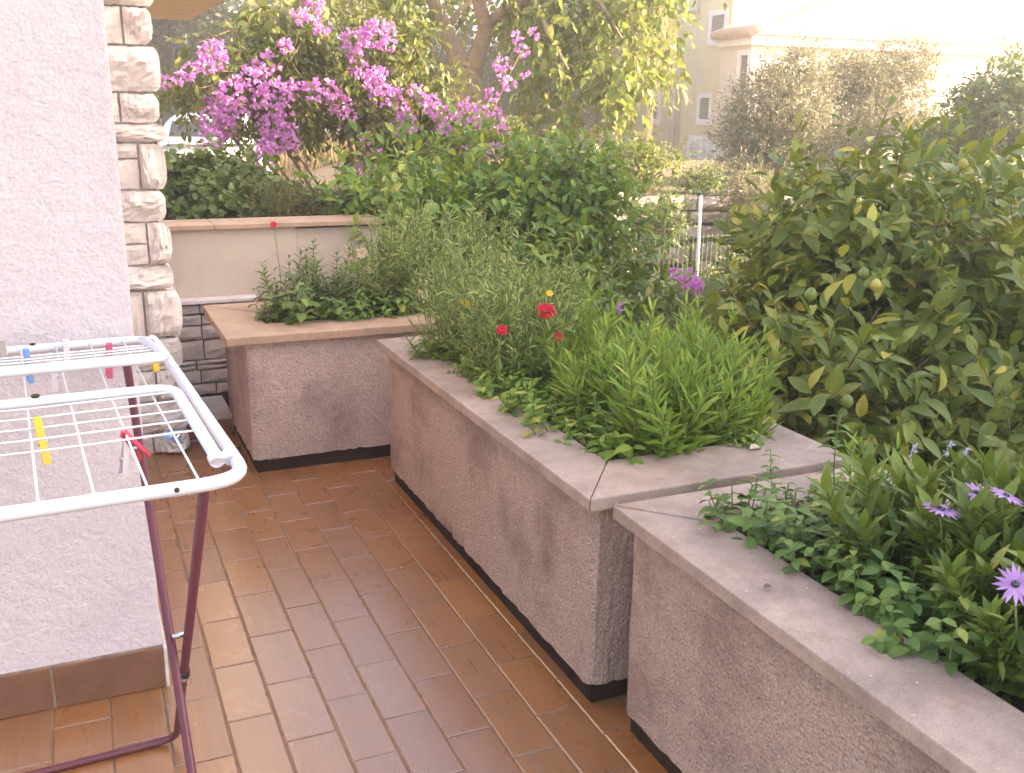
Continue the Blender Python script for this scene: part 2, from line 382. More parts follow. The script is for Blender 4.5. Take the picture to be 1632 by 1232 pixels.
def leaf_frames(D, N):
    D = nrm(D); X = nrm(np.cross(D, N)); Z = np.cross(X, D)
    return np.stack([X, D, Z], axis=2)          # columns
def leaves_arrays(T, P, D, N, S):
    TV, TF = T; k = len(TV); n = len(P)
    Fm = leaf_frames(D, N)
    S = np.asarray(S, float)
    V = np.einsum('nij,kj->nki', Fm, TV) * S[:, None, None] + P[:, None, :]
    lo = np.concatenate([np.array(f) for f in TF]); tot = np.array([len(f) for f in TF])
    loops = (lo[None, :] + (np.arange(n) * k)[:, None]).ravel()
    return V.reshape(-1, 3), loops, np.tile(tot, n)
class Leaves:
    def __init__(s): s.P = []; s.D = []; s.N = []; s.S = []
    def add(s, P, D, N, S):
        P = np.atleast_2d(P); n = len(P)
        s.P.append(P); s.D.append(np.atleast_2d(D)); s.N.append(np.broadcast_to(np.atleast_2d(N), (n, 3))); s.S.append(np.broadcast_to(np.atleast_1d(S), (n,)))
    def arrays(s): return np.concatenate(s.P), np.concatenate(s.D), np.concatenate(s.N), np.concatenate(s.S)
    def build(s, name, T, mat, parent=None, off=(0, 0, 0), smooth=True, arr=None):
        P, D, N, S = arr if arr is not None else s.arrays()
        V, lo, tot = leaves_arrays(T, P - np.array(off), D, N, S)
        me = np_mesh(name, V, lo, tot, mat, smooth)
        return link_mesh(name, me, parent)
def sticks(name, A, B, ra, rb, mat, parent=None, off=(0, 0, 0), sides=3):
    A = np.asarray(A) - np.array(off); B = np.asarray(B) - np.array(off); n = len(A)
    d = nrm(B - A); ref = np.where(np.abs(d[:, 2:3]) < .9, np.array([[0, 0, 1.0]]), np.array([[1.0, 0, 0]]))
    u = nrm(np.cross(d, ref)); t_ = np.cross(d, u)
    ang = np.arange(sides) * 2 * math.pi / sides
    ring = np.cos(ang)[None, :, None] * u[:, None, :] + np.sin(ang)[None, :, None] * t_[:, None, :]
    ra = np.broadcast_to(np.asarray(ra, float), (n,)); rb = np.broadcast_to(np.asarray(rb, float), (n,))
    V = np.concatenate([A[:, None] + ring * ra[:, None, None], B[:, None] + ring * rb[:, None, None]], axis=1).reshape(-1, 3)
    F = []
    for k in range(sides): F += [k, (k + 1) % sides, sides + (k + 1) % sides, sides + k]
    lo = (np.array(F)[None] + (np.arange(n) * 2 * sides)[:, None]).ravel()
    me = np_mesh(name, V, lo, np.full(n * sides, 4), mat, True)
    return link_mesh(name, me, parent)
def sph(n): return nrm(rng.normal(size=(n, 3)))

def subblobs(blobs, k, lo=.28, hi=.45, push=.78, low=-1.0):
    outb = []
    for c, r_ in blobs:
        c = np.array(c, float); r_ = np.array(r_, float)
        d = sph(k * 2); d = d[d[:, 2] > low][:k]
        f = push * rng.uniform(.55, 1.05, (len(d), 1))
        for p in c + d * r_ * f: outb.append((p, r_ * rng.uniform(lo, hi)))
    return outb
def crown(subs, n, leaf, per=7, shoot=.22, droop=.0, shell=.45, up=.35, jit=.5, flat=.6, center=None):
    """leafy shoots spread through clumps: returns Leaves and twig end points"""
    L = Leaves(); wts = np.array([np.mean(r_) ** 2 for c, r_ in subs]); wts /= wts.sum()
    idx = rng.choice(len(subs), n, p=wts)
    C = np.array([subs[i][0] for i in idx]); Rr = np.array([subs[i][1] for i in idx])
    d = sph(n); f = shell + (1 - shell) * rng.random((n, 1)) ** .6
    P0 = C + d * Rr * f
    D = nrm(d * .8 + np.array([0, 0, up - droop]) + sph(n) * jit)
    Ls = shoot * rng.uniform(.6, 1.3, n)
    tt = (np.arange(per) + .3) / per
    sag = np.array([0, 0, -1.0]) * droop
    for k, tk in enumerate(tt):
        base = P0 + D * (Ls * tk)[:, None] + sag * (Ls * tk * tk)[:, None] * .6
        side = nrm(np.cross(D, sph(n)))
        ld = nrm(side * (1.0 - .45 * tk) + D * (.45 + .5 * tk) + np.array([0, 0, -droop * .9]) + sph(n) * .25)
        nn = nrm(np.array([0, 0, 1.0]) * flat + D * .45 + d * .35 + sph(n) * .5)
        L.add(base, ld, nn, leaf * rng.uniform(.55, 1.2, n) * (1.1 - .35 * tk))
    E_ = P0 + D * Ls[:, None]
    return L, P0, E_

def limb(mb, p0, p1, r0, r1, bend=.12, seg=6, sides=8):
    p0 = np.array(p0, float); p1 = np.array(p1, float); L_ = np.linalg.norm(p1 - p0)
    o = sph(1)[0] * L_ * bend; pts = []
    for i in range(seg + 1):
        s_ = i / seg; pts.append(p0 + (p1 - p0) * s_ + o * math.sin(math.pi * s_) + sph(1)[0] * L_ * .015)
    mb.tube(pts, [r0 + (r1 - r0) * i / seg for i in range(seg + 1)], sides)
    return pts

# ================================================================== SETTING
def sm(a, b, x):
    t_ = np.clip((x - a) / (b - a), 0, 1); return t_ * t_ * (3 - 2 * t_)
def hgt(x, y):
    x = np.asarray(x, float); y = np.asarray(y, float)
    garden = -0.85 + 0 * x
    yard = -0.15 + 4.0 * sm(25, 48, y) * sm(14, 3, x)
    upper = .60 - .022 * (y - 9.4) + 0 * x
    far = yard * (1 - sm(3.6, 6.0, x)) + upper * sm(3.6, 6.0, x)
    z = garden * (1 - sm(9.45, 9.75, y)) + far * sm(9.45, 9.75, y)
    left = sm(2.6, 1.6, x) * sm(5.25, 5.35, y)
    bed = np.where(y < 7.3, .84, -.15) + 0 * x
    bed = .84 * (1 - sm(7.2, 8.2, y)) + yard * sm(7.2, 8.2, y)
    z = z * (1 - left) + bed * left
    return z
def graded(a, b, near0, near1, fine, coarse):
    o = [a]
    while o[-1] < b:
        c = o[-1]; d = max(near0 - c, c - near1, 0)
        o.append(c + fine + (coarse - fine) * min(1, d / 40))
    return np.array(o)
gx_ = graded(-200, 260, -2, 12, .22, 12); gy_ = graded(-120, 400, 4, 14, .16, 12)
XX, YY = np.meshgrid(gx_, gy_, indexing='ij'); ZZ = hgt(XX, YY)
ZZ = ZZ + (rng.random(ZZ.shape) - .5) * .03
nx, ny = XX.shape
Vg = np.stack([XX, YY, ZZ], -1).reshape(-1, 3)
ii = (np.arange(nx - 1)[:, None] * ny + np.arange(ny - 1)[None]).ravel()
lo_ = np.stack([ii, ii + ny, ii + ny + 1, ii + 1], 1).ravel()
m, t, b, o = new_mat('dry_earth'); v = coords(t)
n1 = noise(t, .6, 6, .7, v); n2 = noise(t, 9, 4, .7, v)
cc = ramp(t, n1, [(.35, (.11, .075, .045)), (.5, (.17, .12, .075)), (.65, (.21, .155, .10))])
cc = mixc(t, .45, cc, ramp(t, n2, [(.3, (.11, .085, .045)), (.55, (.22, .165, .095)), (.75, (.30, .235, .15))]))
t.links.new(cc, b.inputs['Base Color']); b.inputs['Roughness'].default_value = .95
bump(t, b, n2, .8, .05); M['earth'] = m
g = link_mesh('ground', np_mesh('ground', Vg, lo_, np.full(len(ii), 4), m, True)); tag(g, kind='structure')

# terrace slab and floor tiles
fl = MB().box(-3, 2.05, -3, 5.02, -.95, 0).build('terrace_floor', M['grout']); tag(fl, kind='structure')
XB = [-1.18, -1.055, -.93, -.805, -.68, -.55, -.425, -.298, -.168, -.035, .095, .2315, .351, .4815, .597, .720, .841, .963, 1.085, 1.207, 1.33, 1.45]
tile_meshes = {}
def tile_mesh(wd, ln):
    k = (round(wd, 3), round(ln, 3))
    if k not in tile_meshes:
        b_ = .0035; x, y = wd / 2, ln / 2
        mb = MB(); h0, h1 = -.006, .0035
        mb.add([(-x, -y, h0), (x, -y, h0), (x, y, h0), (-x, y, h0), (-x, -y, h1 - .002), (x, -y, h1 - .002), (x, y, h1 - .002), (-x, y, h1 - .002),
                (-x + b_, -y + b_, h1), (x - b_, -y + b_, h1), (x - b_, y - b_, h1), (-x + b_, y - b_, h1)],
               [(0, 1, 5, 4), (1, 2, 6, 5), (2, 3, 7, 6), (3, 0, 4, 7), (4, 5, 9, 8), (5, 6, 10, 9), (6, 7, 11, 10), (7, 4, 8, 11), (8, 9, 10, 11)])
        me = bpy.data.meshes.new('floor_tile'); me.from_pydata(mb.v, [], mb.f); me.materials.append(M['tile'])
        tile_meshes[k] = me
    return tile_meshes[k]
for i in range(len(XB) - 1):
    x0, x1 = XB[i], XB[i + 1]
    off = 2.283 if i % 2 == 1 else 2.148
    for k in range(-5, 12):
        y0 = off + .2685 * k - .0; y1 = y0 + .2685
        if y1 > 5.0 or y0 < 1.2: continue
        if x1 < .1 and y0 > 2.45: continue
        if x0 > 1.1 and y0 > 2.2: continue
        o = bpy.data.objects.new('floor_tile', tile_mesh(x1 - x0 - .0036, .2685 - .0042)); col.objects.link(o); o.parent = fl
        o.location = ((x0 + x1) / 2, (y0 + y1) / 2, random.uniform(-.0008, .0008))
        o.rotation_euler = (random.gauss(0, .0025), random.gauss(0, .0035), random.gauss(0, .004))

# ================================================================== HOUSE WALL, PILASTER, WALLS
wl = thing('stucco_wall', 'white rough stucco house wall rising behind the drying rack, tiled along its foot', 'wall', (-.8, 2.52, 0))
import bmesh
def rough_grid_wall(x0, x1, z0, z1, y, n, depth):
    pass
mb = MB().box(-2.6, .108, 2.52, 4.40, 0, 4.2)
mb.build('wall_face', M['stucco'], wl, bevel=.008)
for (a, c) in ((-.159, .108), (-.427, -.163), (-.695, -.431), (-.963, -.699)):
    MB().box(a + .002, c - .002, 2.509, 2.5205, .004, .122 + random.uniform(-.002, .002)).build('skirting_tile', M['skirt'], wl, bevel=.002, seg=1)
MB().box(-1.2, .1075, 2.5135, 2.5203, 0, .124).build('skirting_grout', M['grout'], wl)
MB().box(.1085, .118, 2.511, 2.75, .0, .118).build('skirting_return', M['stone'], wl, bevel=.003)

def rough_stone(name, x0, x1, z0, z1, yf, yb, mat, parent, proud=.03, seed=0, n=6, side_bulge=0.0):
    """split-faced stone block: front face (towards -Y) and right edge rough and proud"""
    r_ = np.random.default_rng(seed)
    nx_, nz_ = max(3, n), max(3, int(n * .8))
    xs = np.linspace(0, 1, nx_ + 1); zs = np.linspace(0, 1, nz_ + 1)
    V = []; F = []
    # slab facets: a few tilted planes
    pl = [(r_.uniform(-1.5, 1.5), r_.uniform(-1.5, 1.5), r_.uniform(.45, 1.0)) for _ in range(4)]
    for i, x in enumerate(xs):
        for j, z in enumerate(zs):
            ex = min(x, 1 - x) * 2; ez = min(z, 1 - z) * 2
            edge = (1 - (1 - min(1, ex * 3.5)) ** 2) * (1 - (1 - min(1, ez * 3.5)) ** 2)
            h = min(c + a * (x - .5) + b_ * (z - .5) for a, b_, c in pl) * edge + r_.normal() * .10 * edge
            px_ = x0 + (x1 - x0) * x + (side_bulge * (1 - (2 * z - 1) ** 4) * (x ** 4) if side_bulge else 0) + r_.normal() * .0015 * (1 if 0 < i < nx_ else .6)
            pz = z0 + (z1 - z0) * z + r_.normal() * .0015
            V.append((px_, yf - proud * max(h, -.1), pz))
    nz1 = nz_ + 1
    for i in range(nx_):
        for j in range(nz_):
            a = i * nz1 + j
            F.append((a, a + nz1, a + nz1 + 1, a + 1))
    b0 = len(V)
    ring = [i * nz1 for i in range(nx_ + 1)] + [nx_ * nz1 + j for j in range(1, nz1)] + [i * nz1 + nz_ for i in range(nx_ - 1, -1, -1)] + [j for j in range(nz_ - 1, 0, -1)]
    for k in ring: V.append((V[k][0], yb, V[k][2]))
    m_ = len(ring)
    for k in range(m_): F.append((ring[k], b0 + k, b0 + (k + 1) % m_, ring[(k + 1) % m_]))
    return MB().add(V, F).build(name, mat, parent)

pil = thing('stone_pilaster', 'tall pilaster of rough split white stone blocks at the end of the house wall', 'pilaster', (.2, 4.45, 0))
MB().box(-.2, .318, 4.465, 4.85, 0, 2.02).build('core', M['mortar'], pil)
rows = [(-60, 10, None), (13, 71, 195), (75, 146, None), (150, 195, 191), (199, 226, None), (230, 301, 222), (305, 352, None), (356, 421, 236), (425, 461, None), (466, 538, 231), (542, 590, None), (594, 640, 250), (644, 690, None), (693, 724, 245)]
for q, (ya, yb_, sp) in enumerate(rows):
    z1 = at(240, ya, 4.44)[2]; z0 = at(250, yb_, 4.44)[2]
    if q == len(rows) - 1: z0 = .005
    xr = .352 + random.uniform(-.012, .012) + (.012 if q in (2, 5, 7, 9) else 0)
    xl = .10
    if sp is None:
        rough_stone('stone', xl, xr, z0, z1, 4.45, 4.84, M['stone'], pil, .045, 40 + q, 12, .02)
    else:
        xs_ = at(sp, (ya + yb_) / 2, 4.44)[0]
        rough_stone('stone', xs_ + .005, xr, z0, z1, 4.45, 4.84, M['stone'], pil, .055, 60 + q, 10, .02)
        if q in (5, 7):
            zm = z0 + (z1 - z0) * (.68 if q == 5 else .5)
            rough_stone('stone', xl, xs_ - .004, z0, zm - .004, 4.455, 4.84, M['stone'], pil, .02, 80 + q, 5)
            rough_stone('stone', xl, xs_ - .004, zm + .004, z1, 4.455, 4.84, M['stone'], pil, .02, 90 + q, 5)
        else:
            rough_stone('stone', xl, xs_ - .005, z0, z1, 4.452, 4.84, M['stone'], pil, .03, 80 + q, 5)

# eave of the next house, upper left corner
p_ = at(300, 33, 13.0); zs_ = p_[2]; e_ = p_ + (atz(366, -2, zs_) - p_) * 1.15
bal = thing('eave_house', 'brown painted eave of the next house above the stone pilaster', 'house', (-3, 11, float(0)))
yf_ = e_[1] + .35; xf_ = min(e_[0], p_[0]) - .12
MB().box(-7, -1.6, yf_ + .3, 12.6, -.3, zs_ - .001).build('wall', M['house_wall'], bal)
MB().prism([(-7.2, e_[1]), (e_[0], e_[1]), (p_[0], 13.0), (-7.2, 13.0)], zs_, zs_ + .2).build('eave', M['soffit'], bal, bevel=.01)
MB().prism([(-1.55, e_[1] + .2), (e_[0] - .45, e_[1] + .2), (p_[0] - .5, 12.6), (-1.55, 12.6)], zs_ - .05, zs_ - .002).build('soffit_panel', M['soffit'], bal, bevel=.004)
MB().prism([(-7, yf_), (xf_, yf_), (xf_, 12.8), (-7, 12.8)], zs_ + .201, 9.5).build('added_upper_wall', M['house_white'], bal)  # unseen storey with windows and roof, added to brighten the floor tiles' reflection
for xw in (-3.2, -.9):
    w_ = MB().box(xw - .5, xw + .5, yf_ - .05, yf_ - .001, zs_ + 1.2, zs_ + 2.5).build('window', M['trim'], bal)
    MB().box(xw - .42, xw + .42, yf_ - .058, yf_ - .051, zs_ + 1.28, zs_ + 2.42).build('pane', M['glass_dark'], w_)
MB().prism([(-7.4, yf_ - .4), (xf_ + .4, yf_ - .4), (xf_ + .4, 13.2), (-7.4, 13.2)], 9.502, 9.7).build('roof', M['roof_tile'], bal)

# back wall: beige render above, grey ledge stones below, one step
bw = thing('garden_wall', 'low beige rendered wall with thin coping and grey stone facing at its foot', 'wall', (.8, 5.05, 0))
MB().box(-1.0, 1.02, 5.05, 5.28, .56, .91).build('render_panel', M['smooth_stucco'], bw, bevel=.004)
MB().box(1.021, 1.45, 5.062, 5.28, -.9, .90).build('render_panel', M['smooth_stucco'], bw, bevel=.004)
MB().box(-1.0, 1.02, 5.05, 5.28, -.9, .559).build('wall_core', M['mortar_dark'], bw)
for (a, c) in ((-1.0, .62), (.623, 1.47)):
    MB().box(a, c, 5.018, 5.30, .912, .936).build('coping_slab', M['cap_orange'], bw, bevel=.004)
MB().box(-.6, .80, 4.955, 5.048, .565, .583).build('ledge_slab', M['stone'], bw, bevel=.003)
zr = [(.515, .556), (.46, .505), (.385, .452), (.285, .378), (.235, .278), (.165, .228), (.105, .158)]
for q, (z0, z1) in enumerate(zr):
    x = -.3 - random.uniform(0, .1)
    while x < .78:
        wd = random.uniform(.10, .24); x1 = min(x + wd, .8)
        if q == 4 and random.random() < .5:
            zm = (z0 + z1) / 2
            rough_stone('stone', x, x1 - .006, z0, zm - .003, 4.985, 5.049, M['stone_grey'], bw, .012, int(1000 * x) % 9999 + q, 4)
            rough_stone('stone', x, x1 - .006, zm + .003, z1, 4.985, 5.049, M['stone_grey'], bw, .012, int(900 * x) % 9999 + q, 4)
        else:
            rough_stone('stone', x, x1 - .006, z0, z1, 4.985, 5.049, M['stone_grey'], bw, .016, int(1100 * x) % 9999 + q, 5)
        x = x1
st_ = thing('stone_step', 'low grey stone step between the pilaster and the far planter', 'step', (.45, 4.8, 0))
MB().box(.30, .60, 4.62, 4.98, .004, .095).build('tread', M['stone_grey'], st_, bevel=.006)
MB().box(.31, .592, 4.605, 4.618, .004, .08).build('riser_tile', M['skirt'], st_, bevel=.002)

# ================================================================== PLANTERS
def planter(name, label, x0, x1, y0, y1, wx, wy, body, cap, inset, foot=.062, top=.60, th=.034):
    t_ = thing(name, label, 'planter', ((x0 + x1) / 2, (y0 + y1) / 2, 0), 0, 'concrete planters along the terrace')
    ix, iy = inset
    bx0, bx1, by0, by1 = x0 + ix, x1 - .03, y0 + iy, y1 - .03
    ox0, ox1, oy0, oy1 = x0 + wx, x1 - wx, y0 + wy, y1 - wy
    # tub: outer shell with slightly uneven faces
    mb = MB(); n = 60
    zs = np.linspace(foot, top - th - .001, 8)
    loop = []
    for a, c in (((bx0, by0), (bx1, by0)), ((bx1, by0), (bx1, by1)), ((bx1, by1), (bx0, by1)), ((bx0, by1), (bx0, by0))):
        for k in range(n):
            s_ = k / n; rr = .018
            loop.append((a[0] + (c[0] - a[0]) * s_, a[1] + (c[1] - a[1]) * s_))
    cx, cyy = (bx0 + bx1) / 2, (by0 + by1) / 2
    V = []
    for j, z in enumerate(zs):
        for k, (x, y) in enumerate(loop):
            q = .0012 if j else .0022
            sh = .012 if k % n == 0 else 0.0
            dx, dy = cx - x, cyy - y; L_ = math.hypot(dx, dy)
            V.append((x + random.gauss(0, q) + dx / L_ * sh, y + random.gauss(0, q) + dy / L_ * sh, z + (abs(random.gauss(0, .0025)) if j == 0 else 0)))
    F = []; m_ = len(loop)
    for j in range(len(zs) - 1):
        for k in range(m_):
            k2 = (k + 1) % m_; F.append((j * m_ + k, j * m_ + k2, (j + 1) * m_ + k2, (j + 1) * m_ + k))
    F.append(tuple(range(m_ - 1, -1, -1)))
    mb.add(V, F); mb.build('tub', body, t_)
    g_ = .0015; zt, zb = top, top - th
    for poly in ([(x0, y0), (x1, y0), (ox1, oy0), (ox0, oy0)], [(x1, y0), (x1, y1), (ox1, oy1), (ox1, oy0)],
                 [(x1, y1), (x0, y1), (ox0, oy1), (ox1, oy1)], [(x0, y1), (x0, y0), (ox0, oy0), (ox0, oy1)]):
        c = np.mean(poly, axis=0); pl = [tuple(np.array(p) + (c - np.array(p)) / np.linalg.norm(c - np.array(p)) * g_) for p in poly]
        dz = random.uniform(-.0015, .0015)
        MB().prism(pl, zb, zt + dz).build('cap_slab', cap, t_, bevel=.004)
    MB().box(ox0 - .01, ox1 + .01, oy0 - .01, oy1 + .01, top - .12, top - .05).build('soil', M['soil'], t_)
    MB().box(bx0 + .016, bx1 - .016, by0 + .016, by1 - .016, .004, foot + .003).build('gap_shade_plinth', M['gap_shade_plinth'], t_)  # dark base strip, shade of the gap under the tub put into its colour
    return t_, (ox0, ox1, oy0, oy1)
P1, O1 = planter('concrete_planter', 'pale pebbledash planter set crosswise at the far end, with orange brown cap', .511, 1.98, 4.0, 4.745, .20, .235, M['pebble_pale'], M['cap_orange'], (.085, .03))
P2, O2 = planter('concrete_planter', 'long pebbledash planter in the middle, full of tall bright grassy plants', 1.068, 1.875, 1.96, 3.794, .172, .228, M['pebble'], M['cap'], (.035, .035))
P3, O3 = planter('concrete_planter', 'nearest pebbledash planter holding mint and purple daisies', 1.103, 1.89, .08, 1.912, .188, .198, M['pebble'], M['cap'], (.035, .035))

# ================================================================== DRYING RACK
RY = R(3.1); RZ = .955
rk = thing('drying_rack', 'folding white clothes drying rack on crossed maroon legs', 'drying rack', (.205, 1.455, 0), RY)
TR = .0109
def fillet(pts, r_, seg=7, closed=True):
    o = []; n = len(pts); pts = [np.array(p, float) for p in pts]
    for i in range(n):
        if not closed and i in (0, n - 1): o.append(pts[i]); continue
        a, p, c = pts[i - 1], pts[i], pts[(i + 1) % n]
        u = (a - p) / np.linalg.norm(a - p); v_ = (c - p) / np.linalg.norm(c - p)
        ang = math.acos(np.clip(np.dot(u, v_), -1, 1)); d = min(r_ / math.tan(ang / 2), .45 * min(np.linalg.norm(a - p), np.linalg.norm(c - p)))
        p0, p1 = p + u * d, p + v_ * d
        for k in range(seg + 1):
            s_ = k / seg; o.append((1 - s_) ** 2 * p0 + 2 * s_ * (1 - s_) * p + s_ * s_ * p1)
    return o
RW, RL = .56, 1.03
mb = MB(); mb.tube(fillet([(0, 0, RZ), (-RW, 0, RZ), (-RW, RL, RZ), (0, RL, RZ)], .07), TR, 12, closed=True)
fr = mb.build('main_frame', M['white_paint'], rk, True, world=False)
for xw in np.arange(-.07, -RW + .03, -.0725):
    MB().tube([(xw, .003, RZ + .004), (xw, RL * .5, RZ + .001), (xw, RL - .003, RZ + .004)], .0021, 5).build('wire', M['white_paint'], rk, True, world=False)
def wing(y_h, sgn, tilt, ln=.425):
    e = bpy.data.objects.new('wing', None); col.objects.link(e); e.parent = rk
    e.location = (-RW / 2, y_h, RZ + .008); e.rotation_euler = (tilt, 0, 0 if sgn > 0 else math.pi)
    hw = RW / 2 - .029
    pts = fillet([(hw, 0, 0), (hw, ln, 0), (-hw, ln, 0), (-hw, 0, 0)], .055, 7, False)
    MB().tube(pts, .0102, 12).build('wing_frame', M['white_paint'], e, True, world=False)
    for k in range(5):
        yy = ln - .035 - k * .062
        MB().tube([(-hw, yy, .001), (0, yy, -.0015), (hw, yy, .001)], .0021, 5).build('wire', M['white_paint'], e, True, world=False)
    for s_ in (-1, 1):   # hinge clips
        q = MB()
        for dx_ in (0, .0215):
            q.tube([(s_ * (hw + dx_), -.011, -.004), (s_ * (hw + dx_), -.0095, -.003), (s_ * (hw + dx_), .0095, -.003), (s_ * (hw + dx_), .011, -.004)], [.0105, .0125, .0125, .0105], 12)
        q.box(min(s_ * hw, s_ * (hw + .0215)), max(s_ * hw, s_ * (hw + .0215)), -.008, .008, -.011, .003)
        q.build('hinge_clip', M['white_plastic'], e, False, world=False)
    return e
wing(.095, 1, R(.6)); wing(RL - .045, -1, R(7.5))
# dark drain holes in the tubes
def hole(x, y, z, nvec, r_=.0045):
    n_ = np.array(nvec, float); n_ /= np.linalg.norm(n_); p = np.array([x, y, z])
    MB().tube([p - n_ * .002, p + n_ * .0008], r_, 10).build('drain_hole', M['hole'], rk, world=False)
hole(-.105, 0, RZ, (0, -1, .25)) ; fr_n = (0, -.6, .8)
hole(-.105, -TR * .97, RZ + .002, (0, -1, .2), .004)
hole(-.272, .095 + .425, RZ + .0135 + .011, (0, -.15, 1), .0075)
hole(-.262, RL, RZ + TR * .99, (0, -.15, 1), .007)
# legs: two crossed U frames
def leg_frame(x_in, y_top, y_bot, mat, nm):
    xs_ = (-x_in, -RW + x_in)
    pts = fillet([(xs_[0], y_top, RZ - .014), (xs_[0], y_bot, .013), (xs_[1], y_bot, .013), (xs_[1], y_top, RZ - .014)], .05, 7, False)
    return MB().tube(pts, .0089, 10).build(nm, mat, rk, True, world=False)
leg_frame(.052, .065, .80, M['maroon'], 'leg_frame')
leg_frame(.082, .84, .10, M['maroon'], 'leg_frame')
zc = .40
for s_ in (0, 1):
    x = -.0675 if s_ == 0 else -RW + .0675
    yc = .065 + (.80 - .065) * (1 - zc / RZ)
    MB().tube([(x - .012, .45, .475), (x + .012, .45, .475)], .006, 8).build('pivot_bolt', M['steel'], rk, True, world=False)
def strap(z, mat, h=.006, rr=.0128):
    f = (RZ - .014 - z) / (RZ - .027); y = .065 + (.80 - .065) * f
    MB().tube([(-.052, y - .003, z + h), (-.052, y + .003, z - h)], rr, 10).build('leg_sleeve', mat, rk, True, world=False)
strap(.318, M['steel'], .003); strap(.335, M['rubber'], .008, .0124)
f_ = (RZ - .014 - .20) / (RZ - .027); yk = .84 + (.10 - .84) * f_
MB().tube([(-.082, yk - .016, .20), (-.082, yk - .009, .197)], .009, 8).build('end_cap', M['white_plastic'], rk, True, world=False)

# clothes pegs
def peg(name, label, mat, loc, rot, ln=.076, wd=.011):
    t_ = thing(name, label, 'clothes peg', loc, 0, 'clothes pegs clipped on the drying rack')
    t_.rotation_euler = rot
    for s_ in (-1, 1):
        prof = [(-.5, .0016), (-.42, .0012), (-.12, .0022), (.12, .0034), (.5, .0075)]
        V = []; F = []
        for (zz, g_) in prof:
            th_ = .0042
            V += [(-wd / 2, s_ * g_, -zz * ln), (wd / 2, s_ * g_, -zz * ln), (wd / 2, s_ * (g_ + th_), -zz * ln), (-wd / 2, s_ * (g_ + th_), -zz * ln)]
        for i in range(len(prof) - 1):
            for k in range(4):
                k2 = (k + 1) % 4; F.append((4 * i + k, 4 * i + k2, 4 * i + 4 + k2, 4 * i + 4 + k))
        F += [(3, 2, 1, 0), tuple(range(4 * len(prof) - 4, 4 * len(prof)))]
        MB().add(V, F).build('jaw', mat, t_, bevel=.0009, seg=1, world=False)
    MB().tube([(-wd * .62, 0, -.004), (wd * .62, 0, -.004)], .0046, 10).build('spring', M['steel'], t_, True, world=False)
    return t_
def rack_pt(x, y, z):
    return (.205 + x * math.cos(RY) - y * math.sin(RY), 1.455 + x * math.sin(RY) + y * math.cos(RY), z)
def peg_px(px, py, Y): return tuple(at(px, py, Y))
peg('clothes_peg', 'yellow plastic peg hanging at the far right corner of the rack', M['peg_yellow'], peg_px(245, 563, 2.47), (R(4), R(-3), R(8)), .086, .0145)
peg('clothes_peg', 'pink plastic peg on the far wing of the rack', M['peg_pink'], peg_px(174, 574, 2.24), (R(6), R(4), R(5)), .076, .0125)
peg('clothes_peg', 'blue plastic peg clipped on the far wing near the left edge', M['peg_blue'], peg_px(45, 582, 2.24), (R(4), R(-2), R(10)), .072, .011)
peg('clothes_peg', 'translucent white peg hanging just right of the upright blue peg', M['peg_white'], peg_px(86, 598, 2.2), (R(8), R(3), R(0)), .066, .012)
peg('clothes_peg', 'pale translucent peg on the far tube between the blue and pink pegs', M['peg_white'], peg_px(106, 563, 2.45), (R(2), R(2), R(4)), .066, .013)
peg('clothes_peg', 'beige peg on the far tube, leftmost of all the pegs', M['peg_beige'], peg_px(6, 562, 2.45), (R(4), R(0), R(0)), .06, .013)
peg('clothes_peg', 'yellow plastic peg upright among the wires of the near wing', M['peg_yellow'], peg_px(67, 702, 1.78), (R(-14), R(-5), R(6)), .082, .0125)
peg('clothes_peg', 'red plastic peg leaning on the near wing wires', M['peg_red'], peg_px(214, 709, 1.74), (R(-25), R(-24), R(75)), .066, .012)
peg('clothes_peg', 'translucent white peg hanging under the near wing beside the red peg', M['peg_white'], peg_px(198, 728, 1.74), (R(6), R(8), R(30)), .066, .010)
peg('clothes_peg', 'blue plastic peg pointing end on at the near wing wires', M['peg_blue'], peg_px(277, 695, 1.72), (R(68), R(0), R(-30)), .05, .015)

